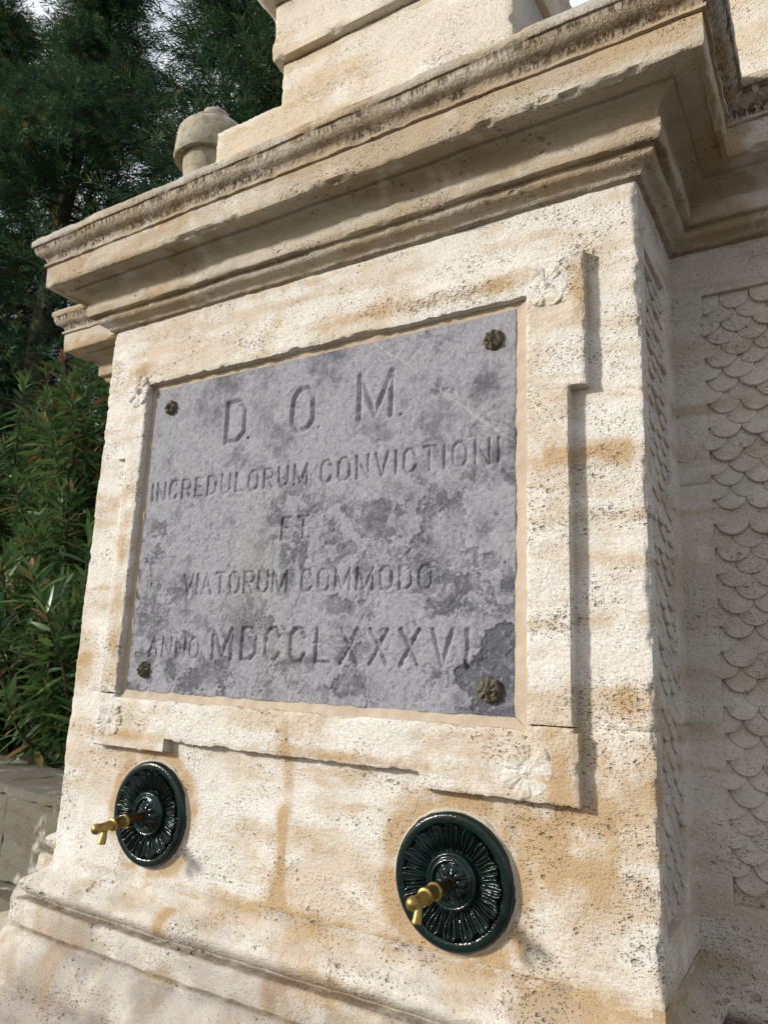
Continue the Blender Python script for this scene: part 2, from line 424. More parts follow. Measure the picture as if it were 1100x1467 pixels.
def sweep(name, plan, prof, parent, mat, step=0.007, seed=0, rough=0.0012, attr_fn=None, ends=True):
    """prof: rows (e, z, sharp, zdir); plan: outline walked with the outside on the right-hand side."""
    plan = [np.array(p, float) for p in plan]
    nseg = len(plan) - 1
    dirs = [(plan[i + 1] - plan[i]) / np.linalg.norm(plan[i + 1] - plan[i]) for i in range(nseg)]
    nr = [np.array([d[1], -d[0]]) for d in dirs]
    mit = [nr[0]] + [(nr[i] + nr[i + 1]) / (1 + nr[i] @ nr[i + 1]) for i in range(nseg - 1)] + [nr[-1]]
    prof = np.array(prof, float); m = len(prof)
    cols = []; nors = []
    for i in range(nseg):
        L = np.linalg.norm(plan[i + 1] - plan[i]); k = max(2, int(L / step))
        for t in np.linspace(0, 1, k + 1)[(0 if i == 0 else 1):]:
            base = plan[i] * (1 - t) + plan[i + 1] * t
            mm = mit[i] * (1 - t) + mit[i + 1] * t
            cols.append((base, mm))
    B = np.array([c[0] for c in cols]); Mm = np.array([c[1] for c in cols]); n = len(cols)
    E = np.tile(prof[:, 0], n); Z = np.tile(prof[:, 1], n); SH = np.tile(prof[:, 2], n); ZD = np.tile(prof[:, 3], n)
    Bx = np.repeat(B, m, 0); Mx = np.repeat(Mm, m, 0)
    V = np.c_[Bx + Mx * E[:, None], Z]
    ch = SH * (0.0015 + 0.012 * np.clip(fbm(V, 24, 3, seed + 1) - 0.05, 0, 1) + 0.009 * np.clip(fbm(V, 15, 2, seed + 4) - 0.30, 0, 1))
    e2 = E - ch + rough * fbm(V, 30, 3, seed + 2) + 0.0015 * fbm(V, 6, 2, seed + 3)
    z2 = Z + ch * ZD + rough * 0.8 * fbm(V, 28, 3, seed + 6) + 0.002 * fbm(V * np.array([1, 1, .1]), 4, 2, seed + 7)
    V2 = np.c_[Bx + Mx * e2[:, None], z2]
    attrs = {'stain': np.clip(0.45 * sstep(0.15, 0.75, fbm(V, 8, 4, seed + 9)), 0, 1)}
    if attr_fn: attrs.update(attr_fn(V, E, Z))
    return mk(name, V2, gridF(n, m), mat, parent, True, 38, attrs)

def resample(pts, step):
    out = []
    for (a, b) in zip(pts[:-1], pts[1:]):
        L = math.hypot(b[0] - a[0], b[1] - a[1]); k = max(1, int(L / step))
        for i in range(k):
            t = i / k; out.append((a[0] + (b[0] - a[0]) * t, a[1] + (b[1] - a[1]) * t, a[2] if i == 0 else 0.0, a[3] if i == 0 else 0.0))
    out.append(pts[-1]); return out

def slab_cells(name, rect, parts_in, y_front, y_back, parent, mat, step=0.006, seed=0, jag=0.002, lip=0.002):
    """front slab of every grid cell for which parts_in(xc, zc) holds, with worn, uneven edges"""
    x0, x1, z0, z1, xs, zs = rect
    def ln(a, b, ex):
        base = list(np.linspace(a, b, int((b - a) / step) + 1))
        for e in ex:
            j = int(np.argmin([abs(v - e) for v in base])); base[j] = e
        return np.array(sorted(set(base)))
    X = ln(x0, x1, xs); Z = ln(z0, z1, zs); nx, nz = len(X), len(Z)
    xc = (X[:-1] + X[1:]) / 2; zc = (Z[:-1] + Z[1:]) / 2
    XC, ZC = np.meshgrid(xc, zc, indexing='ij')
    mask = parts_in(XC, ZC)
    VX, VZ = np.meshgrid(X, Z, indexing='ij')
    idx = lambda i, j: i * nz + j
    ii, jj = np.nonzero(mask)
    front = np.stack([idx(ii, jj), idx(ii + 1, jj), idx(ii + 1, jj + 1), idx(ii, jj + 1)], -1)
    pm = np.zeros((nx + 1, nz + 1), bool); pm[1:-1, 1:-1] = mask
    cnt = pm[:-1, :-1].astype(int) + pm[1:, :-1] + pm[:-1, 1:] + pm[1:, 1:]
    bnd = ((cnt > 0) & (cnt < 4)).ravel()
    V = np.c_[VX.ravel(), np.full(nx * nz, y_front), VZ.ravel()]
    j1 = fbm(V, 40, 3, seed + 1); j2 = fbm(V, 40, 3, seed + 2); big = np.clip(fbm(V, 15, 3, seed + 5) - 0.25, 0, 1)
    # inward direction for boundary vertices
    gx = (pm[1:, :-1].astype(float) + pm[1:, 1:] - pm[:-1, :-1] - pm[:-1, 1:]).ravel()
    gz = (pm[:-1, 1:].astype(float) + pm[1:, 1:] - pm[:-1, :-1] - pm[1:, :-1]).ravel()
    gl = np.maximum(np.hypot(gx, gz), 1e-6)
    amt = np.where(bnd, jag * (0.5 + 1.6 * np.abs(j1)) + 0.014 * big, 0)
    Vf = V.copy()
    Vf[:, 0] += gx / gl * amt; Vf[:, 2] += gz / gl * amt
    Vf[:, 1] += 0.0012 * fbm(V, 12, 3, seed + 3) + 0.0007 * fbm(V, 50, 2, seed + 4) + np.where(bnd, lip * (0.6 + np.abs(j2)), 0)
    Vb = V.copy(); Vb[:, 1] = y_back
    Vm = Vf.copy(); Vm[:, 1] = y_front + 0.35 * (y_back - y_front)
    Vm[:, 0] -= gx / gl * amt * 0.6; Vm[:, 2] -= gz / gl * amt * 0.6
    nV = nx * nz
    walls = []
    def wall(a, b):
        for (lo, hi_) in ((0, 1), (1, 2)):
            walls.append(np.stack([b + lo * nV, a + lo * nV, a + hi_ * nV, b + hi_ * nV], -1))
    for i_s, (di, dj) in {'l': (-1, 0), 'r': (1, 0), 'd': (0, -1), 'u': (0, 1)}.items():
        nb = pm[1 + di: nx + di, 1 + dj: nz + dj]
        bi, bj = np.nonzero(mask & ~nb)
        if i_s == 'l': wall(idx(bi, bj + 1), idx(bi, bj))
        if i_s == 'r': wall(idx(bi + 1, bj), idx(bi + 1, bj + 1))
        if i_s == 'd': wall(idx(bi, bj), idx(bi + 1, bj))
        if i_s == 'u': wall(idx(bi + 1, bj + 1), idx(bi, bj + 1))
    F = np.concatenate([front] + walls)
    VV = np.concatenate([Vf, Vm, Vb])
    used = np.unique(F); remap = np.full(len(VV), -1); remap[used] = np.arange(len(used))
    return mk(name, VV[used], remap[F], mat, parent, True, 42, {'stain': stain_at(VV[used]), 'erode': erode_at(VV[used]), 'grey': 0.9 * (VV[used][:, 0] > -0.325) * (VV[used][:, 2] > 1.0) * (VV[used][:, 1] > UY + 0.006)})  # upper block's right side greyed: its shade is painted into the colour

# ------------------------------------------------------------------ ground, garden soil
def ground_mats():
    t = NT('pale_paving'); P = t.pos()
    c = t.mix(t.noise(P, 1.3, 5), (0.11, 0.10, 0.085), (0.16, 0.145, 0.12))
    g = t.fin(c, 0.95, t.bump(t.mul(t.noise(P, 40, 4), 0.004), 1, 0.7), 0.2)
    t = NT('garden_soil'); P = t.pos()
    c = t.mix(t.noise(P, 8, 5), (0.035, 0.025, 0.015), (0.075, 0.055, 0.035))
    s = t.fin(c, 0.97, t.bump(t.mul(t.noise(P, 30, 4), 0.02), 1, 0.8), 0.1)
    return g, s
M_ground, M_soil = ground_mats()
g = mk('ground', [(-300, -300, -1.55), (300, -300, -1.55), (300, 300, -1.55), (-300, 300, -1.55)], np.array([[0, 1, 2, 3]]), M_ground, smooth=False)
tag(g, 'pale paved ground in front of the fountain', 'ground', kind='structure')

# ------------------------------------------------------------------ the fountain
fountain = empty('stone_fountain', (0, 0, 0))
tag(fountain, 'weathered travertine fountain pier with heavy moulded cornice and carved fish-scale side panels', 'fountain')

PLAN = [(-1.86, D + 0.75), (-1.86, D), (-1.5, D), (-1.5, 0), (0, 0), (0, D), (0.39, D), (0.39, D + 0.75)]
ZB, ZT = -0.515, 0.944
J1, J2 = -0.088, 0.405
SIDE = (0.045, 0.232, -0.412, 0.824, 0.016)

# pier stones: each course wraps the corners
pz = dict(panel=(2, SIDE[0], SIDE[1], SIDE[2], SIDE[3], SIDE[4]))
full = [(-1.5, D + 0.01), (-1.5, 0), (0, 0), (0, D + 0.012)]
sheet('stone', full, J2, ZT, fountain, M_die, panel=pz['panel'], joint=(0, 0, 0, 0), seed=11)
sheet('stone', full, J1, J2, fountain, M_die, panel=pz['panel'], joint=(0, 0, 1, 0), seed=11)
sheet('stone', [(-1.5, D + 0.01), (-1.5, 0), (-0.757, 0)], ZB - 0.01, J1, fountain, M_die, joint=(0, 0, 0, 1), seed=11)
sheet('stone', [(-0.757, 0), (0, 0), (0, D + 0.012)], ZB - 0.01, J1, fountain, M_die,
      panel=(1, SIDE[0], SIDE[1], SIDE[2], SIDE[3], SIDE[4]), joint=(0, 0, 0, 1), seed=11)
# wings behind the pier
WP = (0.063, 0.327, -0.408, 0.832, 0.016)
for za, zb, sd in ((ZB - 0.01, J1, 5), (J1, J2, 15), (J2, ZT, 25)):
    sheet('stone', [(-1.86, D + 0.72), (-1.86, D), (-1.49, D)], za, zb, fountain, M_wing, step=0.012, joint=(0, 0, 1, 1), seed=sd + 100)
    sheet('stone', [(-0.012, D), (0.39, D), (0.39, D + 0.72)], za, zb, fountain, M_wing,
          panel=(0, WP[0] + 0.012, WP[1] + 0.012, WP[2], WP[3], WP[4]), joint=(0, 0, 1, 1), seed=sd + 200)
rbox('core', (-1.485, 0.045, -1.5), (-0.030, D + 0.2, 1.2), fountain, M_core, step=0.5, chip=0)
rbox('core', (-1.845, D + 0.03, -1.5), (0.375, D + 0.73, 1.2), fountain, M_core, step=0.5, chip=0)

# cornice
def curve(a, b, bulge, k=6):
    """points from a to b bowed sideways by bulge (fraction of chord)"""
    out = []
    dx, dz = b[0] - a[0], b[1] - a[1]
    for i in range(1, k):
        t = i / k; q = 4 * bulge * t * (1 - t)
        out.append((a[0] + dx * t + dz * q, a[1] + dz * t - dx * q, 0, 0))
    return out
cp = [(0.0, 0.939, 0, 0), (0.011, 0.942, .3, 0)]
cp += curve((0.011, 0.942), (0.028, 0.957), -0.16, 4) + [(0.028, 0.957, 0, 0)] + curve((0.028, 0.957), (0.043, 0.971), 0.18, 4)
cp += [(0.0435, 0.9725, 0.1, 0), (0.0440, 0.9770, 0, 0), (0.0560, 0.9765, 0.3, 0), (0.0600, 0.9790, 0.5, 0), (0.0615, 1.0165, 0.35, 0), (0.0560, 1.0195, 0, 0)]
cp += curve((0.056, 1.0195), (0.090, 1.056), -0.20, 6)
cp += [(0.090, 1.056, 0, 0), (0.0915, 1.063, 0, 0), (0.134, 1.063, 0, 0), (0.1365, 1.053, 0.15, 0), (0.1475, 1.052, 0.8, 0.9), (0.1495, 1.056, 0.8, 0.4),
       (0.1500, 1.1165, 0.1, 0), (0.1485, 1.1180, 0, 0), (0.1575, 1.1195, 0.4, 0), (0.1580, 1.1260, 0.3, 0), (0.1510, 1.1285, 0, 0)]
cp += curve((0.1510, 1.1285), (0.167, 1.148), -0.17, 4) + [(0.167, 1.148, 0, 0)] + curve((0.167, 1.148), (0.1805, 1.173), 0.14, 4)
cp += [(0.1805, 1.1735, 0, 0), (0.186, 1.175, 0.5, 0.2), (0.1875, 1.198, 0.9, -0.5), (0.150, 1.207, 0, 0), (-0.04, 1.215, 0, 0), (-0.3, 1.216, 0, 0)]
def cornice_attr(V, E, Z):
    n = fbm(V, 5, 3, 77)
    st = (np.exp(-((Z - 1.166) / 0.008) ** 2) + 0.9 * np.exp(-((Z - 1.137) / 0.008) ** 2) + 0.2 * sstep(1.128, 1.134, Z)) * (1 - sstep(1.174, 1.177, Z)) * (E > 0.14)
    gr = 0.75 * np.exp(-((Z - 1.171) / 0.0040) ** 2) + 0.6 * np.exp(-((Z - 1.1295) / 0.004) ** 2) * sstep(-.3, .3, n)
    dark_r = sstep(-0.75, 0.0, V[:, 0]) * 0.35 * st                 # the run-off is heavier to the right
    drip = 0.9 * np.exp(-((Z - 0.974) / 0.005) ** 2) * sstep(-.4, .4, n) + 0.7 * np.exp(-((Z - 0.941) / 0.004) ** 2)
    return {'streak': st, 'grime': np.clip(gr + dark_r * sstep(-.3, .5, fbm(V, 14, 3, 5)) + drip, 0, 0.9),
            'grey': 0.55 * sstep(1.172, 1.178, Z) * sstep(-.5, .4, n)}
sweep('cornice', PLAN, resample(cp, 0.006), fountain, M_cornice, seed=300, attr_fn=cornice_attr)

# base mouldings
bp = [(0.05, -1.56, 0, 0), (0.145, -1.56, 0, 0), (0.14, -0.80, 0.4, 0), (0.125, -0.775, 0.3, 0), (0.104, -0.768, 0, 0)]
bp += curve((0.104, -0.768), (0.072, -0.670), 0.16, 8)
bp += [(0.072, -0.670, 0.5, -.3), (0.062, -0.667, 0, 0), (0.0530, -0.663, 0, 0), (0.0540, -0.659, 0, 0), (0.0620, -0.655, 0.3, 0), (0.0575, -0.606, 0.5, -0.4), (0.0535, -0.602, 0, 0), (0.032, -0.600, 0, 0), (0.032, -0.5965, 0, 0)]
bp += curve((0.032, -0.5965), (0.0230, -0.545), 0.46, 10)
bp += [(0.0250, -0.545, 0, 0), (0.020, -0.541, .2, 0)] + curve((0.020, -0.541), (0.0010, -0.5), -0.18, 5) + [(0.0010, -0.498, 0, 0)]
def base_attr(V, E, Z):
    n = fbm(V, 6, 4, 171)
    s = 0.42 * sstep(0.0, 0.5, n) + 0.5 * np.exp(-((Z + 0.515) / 0.02) ** 2) * sstep(-1.0, -0.3, V[:, 0])
    jx = 0.004 * fbm(V, 20, 2, 174)
    for jo, za, zb in ((-1.285, -0.662, -0.60), (-1.335, -0.78, -0.662), (-0.72, -0.662, -0.60), (-1.05, -0.60, -0.54), (-0.62, -0.78, -0.662)):
        s = s + 1.0 * np.exp(-((V[:, 0] + jx - jo) / 0.022) ** 2) * (Z > za) * (Z < zb) * (V[:, 1] < 0.05)
    gr = 0.9 * np.exp(-((Z + 0.600) / 0.004) ** 2) + 0.8 * np.exp(-((Z + 0.663) / 0.003) ** 2) + 0.5 * sstep(-.1, .7, fbm(V, 9, 4, 172)) * sstep(-1.3, -0.9, V[:, 0]) * (Z < -0.6)
    return {'stain': np.clip(s, 0, 1), 'grime': np.clip(gr, 0, .8), 'streak': np.zeros(len(V)),
            'grey': np.clip(0.5 * sstep(-0.3, 0.5, fbm(V, 5, 3, 173)) * (Z < -0.6) + 0.8 * np.exp(-((V[:, 0] + 1.12) / 0.2) ** 2) * (Z < -0.668) * sstep(-.4, .2, fbm(V, 9, 3, 176)), 0, .9)}
M_base2 = stone_mat('travertine_base_moulding', pale=(0.54, 0.505, 0.45), cream=(0.45, 0.385, 0.30), ochre=(0.36, 0.235, 0.11), grey=(0.27, 0.245, 0.225), grey_amt=0.34, pit=1.1, streak=True, big=0.84)
sweep('base_moulding', PLAN, resample(bp, 0.007), fountain, M_base2, seed=400, rough=0.0016, attr_fn=base_attr)

# upper block and attic
def up_in(x, z):
    return ((x < -1.06) & (z < 1.66)) | ((x > -1.06) & (z < 1.80))
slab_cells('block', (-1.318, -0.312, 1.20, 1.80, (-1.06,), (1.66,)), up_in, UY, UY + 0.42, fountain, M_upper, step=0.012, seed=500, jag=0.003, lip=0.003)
rbox('block_band', (-1.085, UY - 0.026, 1.80), (-0.290, UY + 0.44, 2.005), fountain, M_upper, step=0.012, chip=0.008, seed=510)
capp = [(0.0, 2.005, 0, 0), (0.030, 2.008, 0.3, 0)] + curve((0.030, 2.008), (0.030, 2.11), 0.36, 8) + [(0.030, 2.11, .3, 0), (-0.1, 2.115, 0, 0)]
sweep('block_cap', [(-1.085, UY + 0.4), (-1.085, UY - 0.026), (-0.29, UY - 0.026), (-0.29, UY + 0.4)], resample(capp, 0.008), fountain, M_upper, seed=520, rough=0.003)
rbox('attic', (-1.83, D + 0.045, 1.205), (-1.0, D + 0.70, 1.55), fountain, M_upper, step=0.02, chip=0.006, seed=530)
rbox('attic', (-0.25, D + 0.045, 1.205), (0.35, D + 0.70, 1.66), fountain, M_upper, step=0.02, chip=0.006, seed=540)

# fish scales
def scale_mesh(w, h, name):
    r = w / 2; nA = 12
    ring = [(-r, h * 0.55)] + [(-r * math.cos(math.pi * i / nA), -r * math.sin(math.pi * i / nA)) for i in range(nA + 1)] + [(r, h * 0.55)]
    V = []; n = len(ring)
    for k, (sc, lift) in enumerate(((1.0, -0.006), (0.99, 0.0120), (0.93, 0.0138))):
        for (a, b) in ring:
            tilt = (h * 0.55 - b) / (h * 0.55 + r)                      # 0 top .. 1 bottom
            V.append((a * sc, -(lift * (0.12 + 0.88 * tilt) + 0.001), b * sc if b < 0 else b))
    c = len(V); V.append((0, -0.0138 * 0.60, h * 0.1))
    F4, F3 = [], []
    for k in range(2):
        for i in range(n - 1):
            F4.append((k * n + i, k * n + i + 1, (k + 1) * n + i + 1, (k + 1) * n + i))
    for i in range(n - 1): F3.append((2 * n + i, 2 * n + i + 1, c))
    F3.append((2 * n + n - 1, 2 * n, c))
    return mesh_data(name, np.array(V), [np.array(F4), np.array(F3)], M_wing, True, 40)

def scale_panel(name, org, ux, width, zb, zt, rot):
    """panel plate with its scales; org = lower start corner on the sunk floor"""
    pn = empty(name, (0, 0, 0)); pn.parent = fountain
    W = 0.0605; P = 0.0262
    me = scale_mesh(W * 1.02, P * 1.9, 'scale')
    rows = int((zt - zb) / P)
    k = 0
    for r in range(rows + 1):
        z = zt - 0.012 - r * P
        if z - W / 2 < zb: break
        off = W / 2 if r % 2 else 0.0
        a = 0.004 + W / 2 + off - W / 2
        j = 0
        while a < width + 0.001:
            lo, hi = a - W / 2, a + W / 2
            if lo > -0.032 and hi < width + 0.034 :
                o = link('scale', me, pn)
                jx, jz = random.uniform(-1, 1) * 0.0012, random.uniform(-1, 1) * 0.0015
                o.location = (org[0] + ux[0] * (a + jx), org[1] + ux[1] * (a + jx), z + jz)
                o.rotation_euler = (random.uniform(-.04, .06), random.uniform(-.06, .06), rot)
                s = random.uniform(0.93, 1.03)
                sx = s
                o.scale = (sx, random.uniform(0.6, 1.1), s)
            a += W
    return pn
scale_panel('scale_panel', (WP[0], D + WP[4] - 0.001, 0), (1, 0), WP[1] - WP[0], WP[2], WP[3], 0.0)
scale_panel('scale_panel', (-SIDE[4] + 0.001, SIDE[0], 0), (0, 1), SIDE[1] - SIDE[0], SIDE[2], SIDE[3], math.pi / 2)

# plaque frame, with ears at the corners
PF = -0.026
def frame_in(x, z):
    main = (x > -1.364) & (x < -0.128) & (z > -0.191) & (z < 0.81)
    ears = ((z > 0.53) & (z < 0.81) & (x > -1.392) & (x < -0.096)) | ((z < -0.1) & (z > -0.218) & (((x > -1.364) & (x < -1.106)) | ((x > -0.428) & (x < -0.124))))
    hole = (x > OX0) & (x < OX1) & (z > OZ0) & (z < OZ1)
    return (main | ears) & ~hole
fr = empty('plaque_frame', (0, 0, 0)); fr.parent = fountain
XS = (-1.392, -1.364, OX0, -1.106, -0.757, -0.428, OX1, -0.128, -0.096); ZS = (-0.218, -0.191, OZ0, J1, 0.53, J2, OZ1, 0.81)
RECT = (-1.40, -0.09, -0.225, 0.816, XS, ZS)
for i, fn in enumerate((lambda x, z: frame_in(x, z) & (z < J1), lambda x, z: frame_in(x, z) & (z > J1))):
    slab_cells('frame_stone', RECT, fn, PF, 0.014, fr, M_die, seed=600 + i * 10, jag=0.0018)

def flower(cx, cz, R, petals, worn, seed, depth=0.008):
    nr, na = 16, 96
    r = np.linspace(0, 1, nr); a = np.linspace(0, 2 * math.pi, na, endpoint=False)
    A, Rr = np.meshgrid(a, r, indexing='ij')
    A = A + 0.16 * np.sin(A * 2 + seed) + 0.10 * np.sin(A * 3 + seed * 2)
    lobe = (0.80 + 0.20 * np.abs(np.cos(A * petals / 2)) ** 0.6) * (1 + 0.07 * np.sin(A * 2 + seed * 3))
    X = Rr * R * lobe * np.cos(A); Zc = Rr * R * lobe * np.sin(A)
    pet = np.abs(np.cos(A * petals / 2)) ** 0.7
    h = depth * (0.30 + 0.55 * pet * np.sin(np.clip(Rr, 0, 1) * math.pi * 0.62) + 0.15 * np.cos(A * petals * 3) * Rr)
    h += depth * 0.9 * np.exp(-(Rr / 0.17) ** 2) - depth * 0.5 * np.exp(-((Rr - 0.27) / 0.08) ** 2)
    h *= sstep(1.0, 0.93, Rr) * 1.0
    P = np.c_[X.ravel() + cx, np.zeros(X.size), Zc.ravel() + cz]
    nz = fbm(P, 38, 3, seed)
    hh = h.ravel() * (1 - worn * sstep(-0.2, 0.5, fbm(P, 16, 3, seed + 3))) + 0.0022 * nz * (Rr.ravel() < 0.99)
    V = np.c_[P[:, 0], PF + 0.0015 - hh, P[:, 2]]
    F = gridF(na, nr, True)
    return mk('carved_flower', V, F[:, ::-1], M_die, fr, True, 60, {'stain': stain_at(P) * 0.6})
flower(-1.310, -0.152, 0.047, 8, 0.55, 700)
flower(-0.211, -0.166, 0.049, 7, 0.5, 710, 0.0065)
flower(-1.335, 0.722, 0.046, 7, 0.55, 720, 0.010)
flower(-0.172, 0.745, 0.046, 6, 0.75, 730, 0.009)

# mortar bed round the plaque
PX0, PX1, PZ0, PZ1 = -1.285, -0.238, -0.083, 0.724
def mortar():
    parts = []
    inner = [(PX0 + .004, PZ0 + .004), (PX1 - .004, PZ0 + .004), (PX1 - .004, PZ1 - .004), (PX0 + .004, PZ1 - .004)]
    outer = [(OX0 - .008, OZ0 - .008), (OX1 + .008, OZ0 - .008), (OX1 + .008, OZ1 + .008), (OX0 - .008, OZ1 + .008)]
    yo = [-0.017, -0.018, -0.008, -0.008]                               # bottom, right, top, left
    for k in range(4):
        a0, a1 = np.array(inner[k]), np.array(inner[(k + 1) % 4]); b0, b1 = np.array(outer[k]), np.array(outer[(k + 1) % 4])
        n = int(np.linalg.norm(a1 - a0) / 0.006); m = 7
        T, S = np.meshgrid(np.linspace(0, 1, n), np.linspace(0, 1, m), indexing='ij')
        A = a0[None, None] + (a1 - a0) * T[..., None]; B = b0[None, None] + (b1 - b0) * T[..., None]
        P = A + (B - A) * S[..., None]
        y = -0.0055 + (yo[k] + 0.0055) * S ** 1.4
        V = np.c_[P[..., 0].ravel(), y.ravel(), P[..., 1].ravel()]
        V[:, 1] += 0.0022 * fbm(V, 35, 3, 800 + k)
        j = fbm(V, 60, 3, 810 + k) * 0.0014
        V[:, 0] += j * (1 if k % 2 else 0); V[:, 2] += j * (0 if k % 2 else 1)
        parts.append((V, gridF(n, m)))
    V, F = merge(parts)
    mk('mortar_bed', V, F, M_mortar, fr, True, 60)
mortar()

# ------------------------------------------------------------------ the inscribed plaque: V-cut letters are real grooves
plaque = empty('inscribed_plaque', (-0.76, -0.011, PZ0))
tag(plaque, 'grey marble plaque with V-cut Latin inscription set in the stone frame', 'plaque')
GL = {  # strokes in a unit cell, octagonal condensed capitals: list of polylines
    'D': (0.58, [[(0, 0), (0, 1), (.62, 1), (1, .80), (1, .20), (.62, 0), (0, 0)]]),
    'O': (0.58, [[(.3, 0), (0, .2), (0, .8), (.3, 1), (.7, 1), (1, .8), (1, .2), (.7, 0), (.3, 0)]]),
    'M': (0.80, [[(0, 0), (0, 1), (.5, .08), (1, 1), (1, 0)]]),
    'I': (0.0, [[(.5, 0), (.5, 1)]]),
    'N': (0.60, [[(0, 0), (0, 1), (1, 0), (1, 1)]]),
    'C': (0.54, [[(1, .76), (.72, 1), (.3, 1), (0, .8), (0, .2), (.3, 0), (.72, 0), (1, .24)]]),
    'R': (0.56, [[(0, 0), (0, 1), (.7, 1), (1, .84), (1, .62), (.7, .48), (0, .48)], [(.5, .48), (1, 0)]]),
    'E': (0.50, [[(1, 1), (0, 1), (0, 0), (1, 0)], [(0, .52), (.75, .52)]]),
    'U': (0.58, [[(0, 1), (0, .22), (.3, 0), (.7, 0), (1, .22), (1, 1)]]),
    'L': (0.48, [[(0, 1), (0, 0), (1, 0)]]),
    'V': (0.60, [[(0, 1), (.5, 0), (1, 1)]]),
    'T': (0.56, [[(0, 1), (1, 1)], [(.5, 1), (.5, 0)]]),
    'A': (0.62, [[(0, 0), (.5, 1), (1, 0)], [(.22, .36), (.78, .36)]]),
    'X': (0.58, [[(0, 0), (1, 1)], [(0, 1), (1, 0)]]),
    '.': (0.0, [[(.5, .02), (.5, .03)]]),
}
def lay(text, x0, x1, zb, h, sw):
    """letters of one line, spread so that they run from x0 to x1"""
    ws = [GL[c][0] * h if c != ' ' else 0.30 * h for c in text]
    gaps = len(text) - 1
    gap = (x1 - x0 - sum(ws)) / max(gaps, 1); x = x0; out = []
    for c, w in zip(text, ws):
        if c != ' ':
            segs = []
            for pl in GL[c][1]:
                P = [(x + (a if w else 0) * w, zb + b * h) for a, b in pl]
                segs += list(zip(P[:-1], P[1:]))
            out.append((segs, sw))
        x += w + gap
    return out
LET = []
LET += lay('D', -1.013, -0.960, 0.539, 0.104, 0.0185) + lay('O', -0.802, -0.750, 0.538, 0.103, 0.0185) + lay('M', -0.612, -0.530, 0.540, 0.104, 0.0190)
for px, pz_ in ((-0.938, 0.541), (-0.723, 0.538), (-0.503, 0.537)): LET.append(([((px, pz_), (px + .0005, pz_))], 0.011))
LET += lay('INCREDULORUM', -1.262, -0.748, 0.408, 0.046, 0.0106)
LET += lay('CONVICTIONI', -0.708, -0.276, 0.405, 0.050, 0.0106)
LET += lay('ET', -0.811, -0.736, 0.280, 0.050, 0.0106)
LET += lay('VIATORUM', -1.112, -0.788, 0.159, 0.049, 0.0102) + lay('COMMODO', -0.744, -0.420, 0.159, 0.047, 0.0102)
LET += lay('ANNO', -1.214, -1.044, 0.006, 0.047, 0.0085) + lay('MDCCLXXXVI', -0.997, -0.338, 0.006, 0.071, 0.0135)

